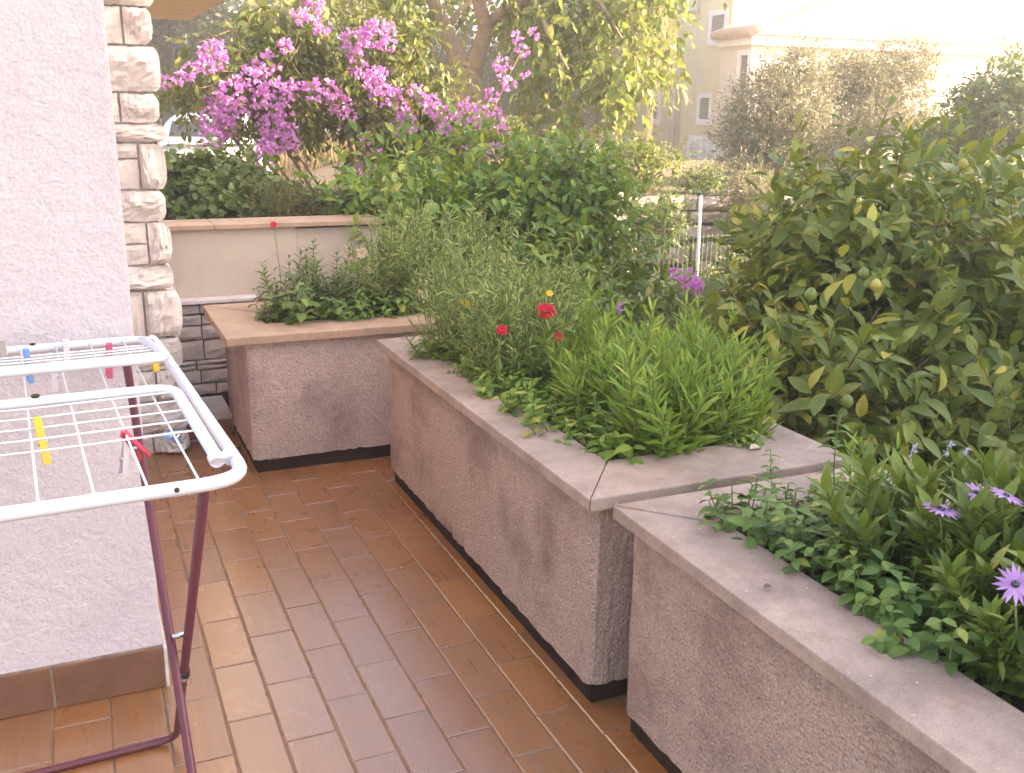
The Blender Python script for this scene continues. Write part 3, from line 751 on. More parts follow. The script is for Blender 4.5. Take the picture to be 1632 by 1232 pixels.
# ================================================================== POTTED PLANTS
LT = {'lanceb': T_strip(.17, .2), 'mint': T_fine(.56, .10, .30), 'small': T_small(.55, .10), 'strip': T_strip(.13, .22), 'lance': T_strip(.155, .18), 'obl': T_leaf(.30, .05, .15), 'oval': T_leaf(.5, .08, .15), 'citrus': T_fine(.46, .10, .22)}
def stem_path(base, d, ln, seg=6, bend=(0, 0, 0), wob=.1):
    p = np.array(base, float); d = np.array(d, float); o = [p.copy()]
    for i in range(seg):
        d = nrm(d + np.array(bend) / seg + rng.normal(size=3) * wob / seg); p = p + d * ln / seg; o.append(p.copy())
    return np.array(o)
def along(path, s_):
    n = len(path) - 1; f = np.clip(np.asarray(s_) * n, 0, n - 1e-6); i = f.astype(int); u = (f - i)[:, None]
    return path[i] * (1 - u) + path[i + 1] * u, nrm(path[i + 1] - path[i])
def make_plant(kind, label, group, mat, h=.2, n=8, spread=.08, leaf=.045, name=None, flower=None):
    L = Leaves(); A = []; B = []; tips = []; TD = []
    for k in range(n):
        a = rng.uniform(0, 2 * math.pi); r_ = spread * math.sqrt(rng.random()); base = (r_ * math.cos(a) * .6, r_ * math.sin(a) * .6, -.02)
        lean = {'mint': .8, 'cover': 1.3, 'lance': .22, 'wisp': .45, 'snap': .35, 'daisy': .75, 'grass': .4}[kind]
        d = nrm(np.array([math.cos(a) * lean * rng.uniform(.2, 1), math.sin(a) * lean * rng.uniform(.2, 1), 1.0]))
        ln = h * rng.uniform(.6, 1.12)
        path = stem_path(base, d, ln, 6, (0, 0, .35) if kind in ('mint', 'daisy', 'cover') else (0, 0, .1), .35)
        A.append(path[:-1]); B.append(path[1:]); tips.append(path[-1]); TD.append(nrm(path[-1] - path[-2]))
        if kind in ('mint', 'cover', 'snap'):
            sp = {'mint': .024, 'cover': .016, 'snap': .017}[kind]
            m_ = max(3, int(ln / sp)); s_ = np.linspace(.12, 1, m_); p, td = along(path, s_)
            ph = rng.uniform(0, 6.28)
            for side in (0, 1):
                an = ph + np.arange(m_) * 1.57 + side * math.pi
                u = nrm(np.cross(td, np.array([.3, .2, 1]) + rng.normal(size=3) * .1)); v_ = np.cross(td, u)
                rd = u * np.cos(an)[:, None] + v_ * np.sin(an)[:, None]
                lf = {'mint': .3, 'cover': .4, 'snap': .75}[kind]
                ld = nrm(rd + td * lf + np.array([0, 0, -.1]) + sph(m_) * .15)
                prof = (.55 + .75 * np.sin(math.pi * np.clip(s_ * .9, 0, 1))) if kind != 'snap' else (1.2 - .5 * s_)
                L.add(p, ld, nrm(td + np.array([0, 0, .6]) + sph(m_) * .25), leaf * prof * rng.uniform(.8, 1.2, m_))
        elif kind in ('lance', 'wisp', 'grass'):
            sp = {'lance': .0085, 'wisp': .014, 'grass': .02}[kind]
            m_ = max(4, int(ln / sp)); s_ = np.linspace(.03 if kind == 'lance' else .2, 1, m_); p, td = along(path, s_)
            an = np.arange(m_) * 2.4 + rng.uniform(0, 6); u = nrm(np.cross(td, np.array([.31, .21, .2]))); v_ = np.cross(td, u)
            rd = u * np.cos(an)[:, None] + v_ * np.sin(an)[:, None]
            up_ = {'lance': 1.5, 'wisp': .8, 'grass': 2.0}[kind]
            ld = nrm(rd + td * up_ * (.6 + .6 * s_)[:, None] + sph(m_) * .2)
            prof = {'lance': 1.25 - .8 * s_, 'wisp': 1.1 - .6 * s_, 'grass': 1.2 - .5 * s_}[kind]
            L.add(p, ld, nrm(td + rd * -.2 + sph(m_) * .2), leaf * prof * rng.uniform(.75, 1.2, m_))
            if kind == 'wisp':
                for q in range(4):
                    i = rng.integers(2, 6); d2 = nrm(TD[-1] * .7 + sph(1)[0] * .8 + np.array([0, 0, .3])); b2 = stem_path(path[i], d2, ln * .3, 3, (0, 0, .3), .3)
                    A.append(b2[:-1]); B.append(b2[1:]); p2, t2 = along(b2, np.linspace(.2, 1, 7))
                    L.add(p2, nrm(t2 * .8 + sph(7)), nrm(t2 + sph(7) * .5), leaf * rng.uniform(.4, .8, 7))
        elif kind == 'daisy':
            m_ = max(6, int(ln / .008)); s_ = np.linspace(.25, 1, m_); p, td = along(path, s_)
            an = np.arange(m_) * 2.4 + rng.uniform(0, 6); u = nrm(np.cross(td, np.array([.31, .21, .2]))); v_ = np.cross(td, u)
            rd = u * np.cos(an)[:, None] + v_ * np.sin(an)[:, None]
            L.add(p, nrm(rd * (1.1 - .5 * s_)[:, None] + td * (.35 + .7 * s_)[:, None] + sph(m_) * .15), nrm(td + rd * -.3 + sph(m_) * .2), leaf * (.7 + .4 * s_) * rng.uniform(.8, 1.15, m_))
    nm = name or {'mint': 'mint_plant', 'cover': 'groundcover_plant', 'lance': 'lance_leaved_plant', 'wisp': 'wild_weed', 'snap': 'snapdragon_plant', 'daisy': 'daisy_bush', 'grass': 'grass_tuft'}[kind]
    root = thing(nm, label, {'daisy': 'flower plant', 'wisp': 'weed', 'grass': 'weed'}.get(kind, 'plant'), (0, 0, 0), 0, group)
    o = sticks('stems', np.concatenate(A), np.concatenate(B), .0022, .0017, M['stem'], root, sides=4); o['kind'] = 'stuff'
    T = {'mint': LT['mint'], 'cover': LT['oval'], 'lance': LT['lance'], 'wisp': LT['strip'], 'snap': LT['obl'], 'daisy': LT['obl'], 'grass': LT['strip']}[kind]
    o = L.build('foliage', T, M[mat], root); o['kind'] = 'stuff'
    return root, np.array(tips), np.array(TD)
protos = {}
def place(key, x, y, z, s=1.0, label=None, rz=None, group=None, tilt=0.0):
    root, used = protos[key]
    o = root if not used[0] else copy_tree(root)
    used[0] = True
    o.location = (x, y, z); o.scale = (s, s, s)
    o.rotation_euler = (rng.normal() * tilt, rng.normal() * tilt, rng.uniform(0, 6.28) if rz is None else rz)
    o['label'] = label or used[1]; g_ = group or used[2]
    if g_: o['group'] = g_
    elif 'group' in o: del o['group']
    return o
def proto(key, *a, **k):
    r_, tips, td = make_plant(*a, **k); protos[key] = (r_, [False, r_['label'], r_.get('group')]); return r_, tips, td
SZ = .545
# --- kinds
L_COV = 'small leaved green groundcover among the plants of the long middle planter'
L_LAN = 'upright bright green plant with narrow lance leaves at the near end of the middle planter'
L_WISP = 'tall pale feathery weed at the far end of the middle planter'
for i in range(3):
    proto(f'cover{i}', 'cover', L_COV, 'groundcover in the middle planter', 'cover', .13, 16, .10, .030)
    proto(f'lance{i}', 'lance', L_LAN, 'lance leaved plants in the middle planter', 'lance', .30 + .04 * i, 9, .09, .098)
    proto(f'wisp{i}', 'wisp', L_WISP, 'tall weeds in the middle planter', 'wisp', .46, 10, .11, .062)
for i in range(2):
    proto(f'snap{i}', 'snap', 'stalk of narrow grey green leaves rising in the far crosswise planter', 'snapdragons in the far planter', 'snap', .33, 7, .09, .055)
    proto(f'fmint{i}', 'mint', 'low bushy green herb in the far crosswise planter', 'herbs in the far planter', 'mint', .16, 18, .12, .036, name='herb_plant')
    proto(f'mint{i}', 'mint', 'mint plant with toothed oval leaves in the nearest planter', 'mint plants in the nearest planter', 'mint', .165, 17, .11, .037)
    proto(f'daisy{i}', 'daisy', 'dark leafy daisy bush without flowers in the nearest planter', 'daisy bushes in the nearest planter', 'daisy', .20, 22, .12, .058)
used_pos = []
def scatter(n, x0, x1, y0, y1, keys, s0, s1, label=None, mind=.05, z=SZ, group=None, tilt=.06):
    k = 0; tr = 0
    while k < n and tr < 4000:
        tr += 1
        x = rng.uniform(x0, x1); y = rng.uniform(y0, y1)
        if any((x - a) ** 2 + (y - b_) ** 2 < mind ** 2 for a, b_ in used_pos[-400:]): continue
        used_pos.append((x, y)); place(keys[k % len(keys)], x, y, z, rng.uniform(s0, s1), label, None, group, tilt); k += 1
# middle planter
ox0, ox1, oy0, oy1 = O2
scatter(16, ox0 + .02, ox0 + .10, oy0 + .15, oy1 - .05, ['cover0', 'cover1', 'cover2'], 1.0, 1.4, 'small leaved groundcover creeping along the terrace side rim of the middle planter', .07, group='groundcover along the rim')
used_pos.clear()
scatter(30, ox0 + .10, ox1 - .02, oy0 + .3, oy1 - .05, ['cover0', 'cover1', 'cover2'], .9, 1.4, L_COV, .075)
used_pos.clear()
scatter(26, ox0 + .11, ox1 + .07, oy0 + .07, oy0 + .66, ['lance0', 'lance1', 'lance2'], .68, 1.16, L_LAN, .062, tilt=.2)
scatter(7, ox0 + .12, ox1, oy0 + .65, oy0 + 1.05, ['lance0', 'lance1', 'lance2'], .6, .85, 'narrow leaved green plant half way along the middle planter', .1, group='narrow leaved plants half way along')
scatter(16, ox0 + .02, ox1 - .1, oy1 - .62, oy1 + .02, ['wisp0', 'wisp1', 'wisp2'], .7, 1.12, L_WISP, .08)
proto('cmint', 'mint', 'light green mint tuft hanging over the near rim corner of the middle planter', None, 'lance', .10, 12, .08, .042)
place('cmint', ox0 + .09, oy0 + .06, SZ, 1.35); place('cmint', ox0 + .21, oy0 + .06, SZ, 1.1, 'small light green mint tuft just right of the rim corner of the middle planter')
scatter(6, ox0 + .30, ox1 + .02, oy0 + .02, oy0 + .12, ['cover0', 'cover1'], .7, 1.0, 'small leaved groundcover along the near end rim of the middle planter', .06, group='groundcover along the near rim')
# far planter
ox0, ox1, oy0, oy1 = O1
used_pos.clear()
place('fmint0', ox0 + .12, oy0 + .09, SZ, 1.45, 'round bushy herb spilling over the left corner of the far planter')
place('fmint1', ox0 + .29, oy0 + .07, SZ, 1.25, 'second bushy herb from the left rim of the far planter')
scatter(14, ox0 + .35, ox1 - .4, oy0 + .03, oy1 - .02, ['fmint0', 'fmint1'], .9, 1.35, None, .08)
used_pos.clear()
used_pos.clear()
scatter(12, ox0 + .12, ox0 + .6, oy0 + .10, oy1, ['snap0', 'snap1'], .75, 1.1, None, .08)
used_pos.clear()
scatter(12, ox0 + .5, ox1 + .05, oy0 + .05, oy1, ['wisp0', 'wisp1', 'wisp2'], .8, 1.15, 'pale feathery weed growing in the far crosswise planter', .07, group='weeds in the far planter')
# nearest planter
ox0, ox1, oy0, oy1 = O3
used_pos.clear()
scatter(9, ox0 + .04, ox1 - .05, oy1 - .27, oy1 - .02, ['mint0', 'mint1'], .75, 1.05, None, .085)
scatter(6, ox0 + .03, ox0 + .16, oy1 - .62, oy1 - .28, ['mint0', 'mint1'], .75, 1.0, 'mint plant with oval leaves spilling over the terrace side rim of the nearest planter', .085, group='mint along the rim of the nearest planter')
scatter(9, ox0 + .14, ox1 - .04, oy1 - .95, oy1 - .30, ['daisy0', 'daisy1'], 1.0, 1.3, None, .11)
scatter(6, ox0 + .10, ox1 - .05, oy1 - 1.30, oy1 - .92, ['daisy0', 'daisy1'], .85, 1.15, None, .12)
proto('tall', 'lance', 'single light green plant with broad lance leaves standing above the mint in the nearest planter', None, 'lance', .27, 4, .05, .10)
q = atz(1385, 800, .62); place('tall', q[0], q[1], SZ, .95)
proto('tallmint', 'mint', 'tall thin mint stem rising above its neighbours at the corner of the nearest planter', None, 'mint', .30, 2, .03, .04)
q = atz(1345, 790, .60); place('tallmint', q[0] + .02, q[1] + .03, SZ, .85)
place('tallmint', *(atz(1250, 790, .6)[:2]), SZ, .62, 'short thin mint stem leaning over the end cap of the nearest planter')

for nm_ in ('round bushy', 'second bushy'):
    for o in col.objects:
        if str(o.get('label', '')).startswith(nm_) and 'group' in o: del o['group']
ORD = ['first', 'second', 'third', 'fourth', 'fifth', 'sixth', 'seventh', 'eighth', 'ninth', 'tenth', 'eleventh', 'twelfth', 'thirteenth', 'fourteenth', 'fifteenth', 'sixteenth']
def order_labels(group, text, key, what):
    g_ = sorted([o for o in col.objects if o.get('group') == group and o.get('category')], key=key)
    for i, o in enumerate(g_): o['label'] = f'{text}, {ORD[i]} {what}'
order_labels('mint along the rim of the nearest planter', 'mint on the rim of the nearest planter', lambda o: -o.location.y, 'from its far corner')
order_labels('mint plants in the nearest planter', 'mint at the far end of the nearest planter', lambda o: o.location.x, 'from the left')
order_labels('daisy bushes in the nearest planter', 'dark leafy daisy bush in the nearest planter', lambda o: -o.location.y, 'from its mint end')
order_labels('snapdragons in the far planter', 'stalks of narrow grey green leaves', lambda o: o.location.x, 'from the left of the far planter')
order_labels('groundcover along the rim', 'groundcover on the middle planter rim', lambda o: o.location.y, 'from the near corner')
order_labels('groundcover along the near rim', 'groundcover at the near end of the middle planter', lambda o: o.location.x, 'from the left')
order_labels('narrow leaved plants half way along', 'narrow leaved plant half way along the middle planter', lambda o: o.location.x, 'from the terrace side')
order_labels('weeds in the far planter', 'pale feathery weed in the far crosswise planter', lambda o: o.location.x, 'from its left end')
order_labels('herbs in the far planter', 'low bushy green herb in the far planter', lambda o: o.location.x, 'from its left rim')

for px, py, sc_ in ((1600, 985, .85), (1560, 930, .95), (1640, 1040, .9)):
    q = atz(px, py, .62); place('daisy0' if sc_ > .9 else 'daisy1', q[0] + .02, q[1], SZ, sc_, 'lush daisy bush at the right edge of the picture in the nearest planter', None, 'daisy bushes at the right edge')
order_labels('daisy bushes at the right edge', 'lush daisy bush at the right edge of the nearest planter', lambda o: -o.location.y, 'from the back')
# flowers
def petals(mbL, c, n_, d, ln, w_=None, cup=.25, layers=1):
    d = nrm(np.array(d, float)); u = nrm(np.cross(d, [.3, .9, .1])); v_ = np.cross(d, u)
    for l_ in range(layers):
        a = np.arange(n_) * 2 * math.pi / n_ + l_ * .5 + rng.normal(size=n_) * .06
        rd = u * np.cos(a)[:, None] + v_ * np.sin(a)[:, None]
        cu = cup + .45 * l_
        mbL.add(np.repeat([c], n_, 0) + rd * ln * .08, nrm(rd + d * cu), nrm(d - rd * cu), ln * rng.uniform(.9, 1.08, n_) * (1 - .15 * l_))
def flower_plant(name, label, cat, head, root_xy, z0, n_, d, ln, T, mat, layers=1, cup=.25, centre=None, rc=.006, group=None, smat='stem', leaf=True):
    t_ = thing(name, label, cat, (root_xy[0], root_xy[1], z0), 0, group)
    head = np.array(head, float); base = np.array([root_xy[0], root_xy[1], z0])
    mid = (head + base) / 2 + np.array([rng.normal() * .01, rng.normal() * .01, .02])
    MB().tube([base, mid, head - nrm(np.array(d, float)) * .006], [.0026, .0022, .0018], 6).build('stem', M[smat], t_, True)
    L = Leaves(); petals(L, head, n_, d, ln, None, cup, layers)
    L.build('petals', T, M[mat], t_, off=t_.location)
    if centre: 
        dn = nrm(np.array(d, float)); MB().tube([head - dn * .002, head + dn * .004, head + dn * .006], [rc, rc * .95, rc * .4], 10).build('centre', M[centre], t_, True)
    if leaf:
        L = Leaves(); s_ = np.linspace(.15, .8, 7); p = base + (head - base) * s_[:, None]
        L.add(p, nrm(sph(7) + np.array([0, 0, .5])), np.array([[0, 0, 1.0]]), .04 * rng.uniform(.7, 1.2, 7)); o = L.build('foliage', LT['obl'], M['daisy'], t_, off=t_.location); o['kind'] = 'stuff'
    return t_
TPET = T_leaf(.24, .02, .10); TRED = T_leaf(.8, .1, .2)
q = np.array([0, 0, HC])
for (px, py, Y, lab, d) in ((1500, 812, 1.27, 'purple daisy in side view, leftmost of the three above the nearest planter', (.1, -.1, 1)), (1556, 785, 1.30, 'purple daisy seen edge on, middle of the three above the nearest planter', (-.1, -.2, 1)),
                            (1603, 790, 1.22, 'purple daisy tilted to the right at the back of the nearest planter', (.3, -.2, 1)), (1618, 931, .99, 'purple daisy facing the terrace at the right edge of the picture', (-.5, -.75, .55))):
    hp = at(px, py, Y); flower_plant('purple_daisy', lab, 'flower', hp, (min(hp[0] + .05, 1.68), hp[1] + .05), SZ, 17, d, .036 if Y > 1.1 else .031, TPET, 'petal_purple', 1, .08, 'glass_dark', .0065, 'purple daisies')
hp = at(870, 496, 2.95); flower_plant('red_carnation', 'large red double flower standing above the middle planter', 'flower', hp, (hp[0], hp[1] + .02), SZ, 12, (-.2, -.6, .8), .036, TRED, 'petal_red', 4, .1, group='red flowers')
hp = at(800, 526, 2.9); flower_plant('red_carnation', 'small faded red flower left of the large red one', 'flower', hp, (hp[0], hp[1] + .02), SZ, 8, (-.2, -.8, .5), .020, TRED, 'petal_red', 3, .3, group='red flowers')
hp = at(890, 537, 2.85); flower_plant('red_carnation', 'tiny pinkish red flower just below the large red one', 'flower', hp, (hp[0], hp[1] + .02), SZ, 7, (-.2, -.8, .5), .016, TRED, 'petal_red', 2, .4, group='red flowers')
hp = at(436, 358, 4.6); flower_plant('red_carnation', 'small red flower in front of the coping of the garden wall', 'flower', hp, (hp[0], 4.42), SZ, 8, (-.2, -.8, .5), .017, TRED, 'petal_red', 3, .3, group='red flowers')
hp = at(740, 484, 3.3); flower_plant('yellow_flower', 'small yellow flower left of the large red flower', 'flower', hp, (hp[0], hp[1] + .02), SZ, 7, (-.2, -.7, .6), .018, TRED, 'petal_yellow', 1, .5, group='small yellow flowers')
hp = at(876, 468, 3.0); flower_plant('yellow_flower', 'small yellow flower just above the large red flower', 'flower', hp, (hp[0], hp[1] + .02), SZ, 7, (-.2, -.7, .6), .014, TRED, 'petal_yellow', 1, .5, group='small yellow flowers')
hp = at(1043, 527, 2.6); flower_plant('yellow_flower', 'orange yellow flower behind the tall narrow leaved plants', 'flower', hp, (hp[0] - .01, hp[1] + .02), SZ, 7, (-.2, -.7, .6), .018, TRED, 'petal_yellow', 1, .5, group='small yellow flowers')
hp = at(675, 471, 3.72); flower_plant('pale_flower', 'cream and tan faded flower at the far corner of the middle planter', 'flower', hp, (hp[0] + .02, 3.55), SZ, 8, (-.3, -.8, .4), .026, TRED, 'petal_pale', 2, .5, group='pale faded flowers')
for (px, py, lab) in ((577, 404, 'cream dried flower head, highest of the three in the far planter'), (590, 428, 'cream dried flower head, middle of the three in the far planter'), (620, 453, 'cream dried flower head, lowest of the three in the far planter')):
    hp = at(px, py, 4.4); flower_plant('pale_flower', lab, 'flower', hp, (hp[0] + .02, 4.42), SZ, 9, (-.3, -.8, .4), .028, TRED, 'petal_pale', 2, .5, group='pale faded flowers')
# lavender spikes at the garden side of the nearest planter
for (px, py, lab) in ((1515, 712, 'pale lavender spike, tallest of the three by the dark citrus leaves'), (1458, 716, 'pale lavender spike leaning left towards the middle planter'), (1543, 718, 'thin pale lavender spike, rightmost of the three')):
    hp = at(px, py, 1.75); t_ = thing('lavender_spike', lab, 'flower', (1.66, 1.62, SZ), 0, 'lavender spikes behind the nearest planter')
    b0 = np.array([1.66, 1.62, SZ]); MB().tube([b0, (b0 + hp) / 2 + np.array([0, 0, .02]), hp], .0016, 5).build('stem', M['stem'], t_, True)
    L = Leaves(); dd = nrm(hp - b0); s_ = np.linspace(-.035, .012, 34)
    L.add(hp + dd * s_[:, None], nrm(sph(34) + dd * .5), nrm(sph(34)), .011); L.build('blossom', LT['small'], M['lavender'], t_, off=t_.location)
    L = Leaves(); s_ = np.linspace(.05, .7, 16); L.add(b0 + (hp - b0) * s_[:, None], nrm(sph(16) + dd * .5), nrm(sph(16)), .05); o = L.build('foliage', LT['strip'], M['snap'], t_, off=t_.location); o['kind'] = 'stuff'

# fallen leaves on the caps
for (px, py, mt, sz, lab) in ((1208, 716, 'petal_pale', .055, 'pale dry leaf lying on the near end cap of the middle planter'), (1226, 938, 'twig', .028, 'small curled brown leaf lying on the cap of the nearest planter')):
    q = atz(px, py, .603); t_ = thing('fallen_leaf', lab, 'leaf', tuple(q), 0, 'fallen leaves on the planter caps')
    L = Leaves(); L.add(q + np.array([-sz / 2, 0, .004]), np.array([[1, .25, 0.02]]), np.array([[.1, -.2, 1]]), sz); L.build('blade', T_fine(.45, .12, .2), M[mt], t_, off=t_.location)

# ================================================================== SHRUBS AND TREES
def tree(name, label, cat, base, subs, n, leaf, T, mat, bark, trunk_r, fork, per=7, shoot=.22, droop=0., group=None, limbs=10, objs=0, obj_mat=None, twig_every=1, up=.35, flat=.6, shell=.45, crown_name='crown'):
    base = np.array(base, float)
    t_ = thing(name, label, cat, tuple(base), 0, group)
    L, A, B = crown(subs, n, leaf, per, shoot, droop, shell, up, flat=flat)
    P, D, N, S = L.arrays()
    if objs:
        dist = np.linalg.norm(P - np.array([0, 0, HC]), axis=1)
        Fr = leaf_frames(D, N); fac = np.abs(np.einsum('ni,ni->n', Fr[:, :, 2], nrm(P - np.array([0, 0, HC]))))
        # leaves nearest to the camera in each small patch of view
        c = (P - np.array([0, 0, HC])) @ CM.T; u = c[:, 0] / c[:, 2]; v_ = c[:, 1] / c[:, 2]
        inside = (np.abs(u) < .505) & (np.abs(v_) < .38) & (c[:, 2] > 0)
        cell = (np.floor(u / .018).astype(int) * 10007 + np.floor(v_ / .018).astype(int))
        score = S / dist * (.35 + fac)
        depth_rank = dist
        pick = {}
        for i in np.where(inside)[0]:
            k = cell[i]
            if k not in pick or depth_rank[i] < depth_rank[pick[k]]: pick[k] = i
        idx = np.array(sorted(pick.values(), key=lambda i: -score[i])[:objs])
        keep = np.ones(len(P), bool); keep[idx] = False
        vars_ = []
        for q in range(6):
            TV, TF = T_fine(rng.uniform(.4, .52), rng.uniform(.05, .16), rng.uniform(.05, .45))
            me = bpy.data.meshes.new('leaf'); me.from_pydata([tuple(p) for p in TV], [], TF); me.materials.append(M[obj_mat])
            me.polygons.foreach_set('use_smooth', [True] * len(me.polygons)); vars_.append(me)
        for i in idx:
            o = bpy.data.objects.new('leaf', vars_[i % 6]); col.objects.link(o); o.parent = t_
            m4 = Matrix([[*(Fr[i][r_] * S[i] * 1.12), P[i][r_] - base[r_]] for r_ in range(3)] + [[0, 0, 0, 1]])
            o.matrix_local = m4
        P, D, N, S = P[keep], D[keep], N[keep], S[keep]
    o = L.build(crown_name, T, M[mat], t_, off=base, arr=(P, D, N, S)); o['kind'] = 'stuff'
    if twig_every:
        o = sticks('twigs', A[::twig_every], B[::twig_every], leaf * .035, leaf * .02, M['twig'], t_, off=base); o['kind'] = 'stuff'
    mb = MB(); fk = np.array(fork, float)
    limb(mb, base, fk, trunk_r, trunk_r * .75, .05)
    cs = [s_[0] for s_ in subs]; random.shuffle(cs)
    for c in cs[:limbs]: limb(mb, fk, c, trunk_r * .5, trunk_r * .12, .15, 6, 6)
    mb.build('trunk', M[bark], t_, True)
    return t_
def pxblob(px, py, rx, ry, Y, ry_depth=None):
    c = at(px, py, Y); k = 1 / ppm(Y); return (c, np.array([rx * k, (ry_depth or rx * k), ry * k]))

# right citrus
bl = [((3.55, 3.30, .30), (1.05, .95, .95)), ((2.75, 3.0, -.05), (.62, .6, .75)), ((4.6, 4.0, .35), (1.1, 1.0, 1.0)), ((3.0, 2.35, -.15), (.55, .45, .6)), ((2.72, 3.3, .25), (.45, .45, .5)), ((3.2, 3.6, .75), (.55, .5, .45)), ((3.9, 2.9, .0), (.8, .6, .85))]
tree('citrus_tree', 'large dark citrus tree with yellowing leaves filling the right side beside the planters', 'tree', (3.4, 3.3, -.85), subblobs(bl, 34, .26, .42, .82), 4500, .104, LT['citrus'], 'citrus', 'bark_dark', .06, (3.45, 3.3, -.3), 7, .24, .15, None, 14, 300, 'citrus_obj', 3)
# centre citrus
bl = [((2.35, 5.55, .55), (.85, .75, .68)), ((1.75, 5.5, .75), (.55, .5, .48)), ((2.9, 5.5, .35), (.55, .5, .75)), ((2.5, 5.6, .95), (.6, .5, .36)), ((1.75, 5.25, .25), (.45, .4, .5)), ((2.3, 5.0, .3), (.5, .4, .6))]
tree('citrus_tree', 'rounded bright green citrus bush behind the far end of the planters', 'tree', (2.3, 5.6, -.85), subblobs(bl, 34, .24, .40, .84), 3300, .084, LT['citrus'], 'lemon_bush', 'bark_dark', .05, (2.3, 5.6, -.1), 7, .2, .1, None, 12, 300, 'lemon_bush_obj', 3)
# fruit on the right citrus
ct = [o for o in col.objects if o.name.startswith('citrus_tree')][0]
for (px, py, Y, mt) in ((1396, 455, 2.75, 'lemon'), (1376, 436, 2.85, 'lime'), (1535, 262, 3.1, 'lemon'), (1292, 470, 2.55, 'lime'), (1350, 640, 2.4, 'lime')):
    c = at(px, py, Y); k = .021; V = []; F = []
    rings = [(0, -1.25), (.45, -1.0), (.85, -.5), (1, 0), (.85, .5), (.45, 1.0), (0, 1.2)]
    mb = MB(); mb.tube([c + np.array([0, 0, z * k]) for r_, z in rings], [max(r_, .02) * k for r_, z in rings], 10); mb.build('fruit', M[mt], ct, True)

# tall fruit tree with forked pale trunk
YT = 10.8
bt = at(752, 300, YT); f0 = at(752, 150, YT); f1 = at(750, 108, YT)
tt = thing('fruit_tree', 'tall leafy fruit tree with forked pale trunk lit from the right', 'tree', tuple(bt - np.array([0, 0, .35])))
mb = MB()
def path_px(pts, rad, dY=0):
    ps = [at(x, y, YT + d_) for x, y, d_ in pts]; mb.tube(ps, [r_ / ppm(YT) for r_ in rad], 10)
path_px([(748, 340, 0), (752, 240, 0), (756, 170, 0), (748, 120, 0), (742, 100, 0)], [26, 23, 20, 19, 14])
path_px([(752, 130, 0), (728, 95, .1), (712, 50, .2), (692, 8, .3), (670, -40, .4), (640, -90, .5)], [15, 13, 12, 10, 9, 7])
path_px([(752, 130, 0), (762, 90, -.1), (774, 45, -.2), (764, 5, -.3), (752, -45, -.35), (745, -100, -.4)], [14, 13, 12, 11, 9, 7])
path_px([(770, 45, -.2), (800, 18, -.3), (850, -10, -.6), (920, -40, -.8)], [9, 8, 7, 5])
path_px([(712, 45, .2), (735, 15, .5), (790, -30, .8)], [6, 5, 4])
path_px([(850, -10, -.6), (872, 50, -.9), (905, 110, -1.2)], [4, 3, 2]); path_px([(920, -40, -.8), (960, 10, -1.0), (990, 60, -1.1)], [4, 3, 2])
mb.build('trunk', M['bark'], tt, True)
bl = [pxblob(930, 70, 105, 95, YT - .7, .9), pxblob(985, 120, 60, 55, YT - .8, .6), pxblob(880, 185, 60, 45, YT - .5, .6), pxblob(820, 10, 110, 60, YT, 1.0), pxblob(650, 40, 60, 70, YT + .5, .6),
      pxblob(1030, 60, 55, 90, YT - .5, .6), pxblob(700, -60, 200, 70, YT, 1.2), pxblob(600, -50, 130, 60, YT, 1.0), pxblob(930, -60, 160, 70, YT - .3, 1.2), pxblob(870, 110, 60, 60, YT - .6, .5)]
L, A, B = crown(subblobs(bl, 16, .3, .5, .85), 1250, .135, 6, .32, .6, .3, .0, flat=.3)
arr = L.arrays()
cq = (arr[0] - np.array([0, 0, HC])) @ CM.T; ux = cq[:, 0] / cq[:, 2] * FPX + 816; uy = cq[:, 1] / cq[:, 2] * FPX + 616
kp = ~((ux > 670) & (ux < 800) & (uy < 175) & (arr[0][:, 1] < YT + .35) & (rng.random(len(ux)) < .9))      # boughs pruned clear of the fork
L.P, L.D, L.N, L.S = [[a_[kp]] for a_ in arr]
o = L.build('crown', T_leaf(.5, .06, .2), M['tree_leaf'], tt, off=tt.location); o['kind'] = 'stuff'
bl2 = [pxblob(670, 110, 55, 60, YT - .4, .4), pxblob(905, 225, 60, 26, YT - .6, .4), pxblob(950, 215, 40, 30, YT - .6, .3)]
L, A2, B2 = crown(subblobs(bl2, 12, .3, .5, .9), 70, .115, 6, .32, .6, .3, .0, flat=.3)
o = L.build('leaf_sprays', T_leaf(.48, .06, .2), M['tree_leaf'], tt, off=tt.location); o['kind'] = 'stuff'
o = sticks('twigs', np.concatenate([A[::2], A2]), np.concatenate([B[::2], B2]), .006, .003, M['twig'], tt, off=tt.location); o['kind'] = 'stuff'

# dark trees beyond the yard
for (px, py, rx, ry, Y, lab) in ((262, 70, 95, 80, 27, 'dark evergreen tree beyond the yard just right of the pilaster'), (395, 95, 125, 105, 26, 'dark evergreen tree standing behind the left part of the purple flowers'),
                                 (545, 80, 130, 110, 27, 'dark evergreen tree behind the upper purple flower clusters'), (690, 130, 120, 105, 24, 'dark tree directly behind the forked pale trunk'), (860, 120, 130, 120, 26, 'dark tree behind the sunlit right crown of the fruit tree'), (460, -70, 300, 70, 28, 'tallest dark tree top reaching above the others in the background')):
    c, r_ = pxblob(px, py, rx, ry, Y, 1.6); bz = float(hgt(c[0], c[1]))
    tree('dark_tree', lab, 'tree', (c[0], c[1], bz), subblobs([(c, r_)], 42, .26, .42, .85), 1500, .20, LT['small'], 'dark_leaf', 'bark_dark', .14, (c[0], c[1], max(bz + .4, c[2] - r_[2] * .6)), 7, .45, .2, 'dark trees beyond the yard', 6, twig_every=6)
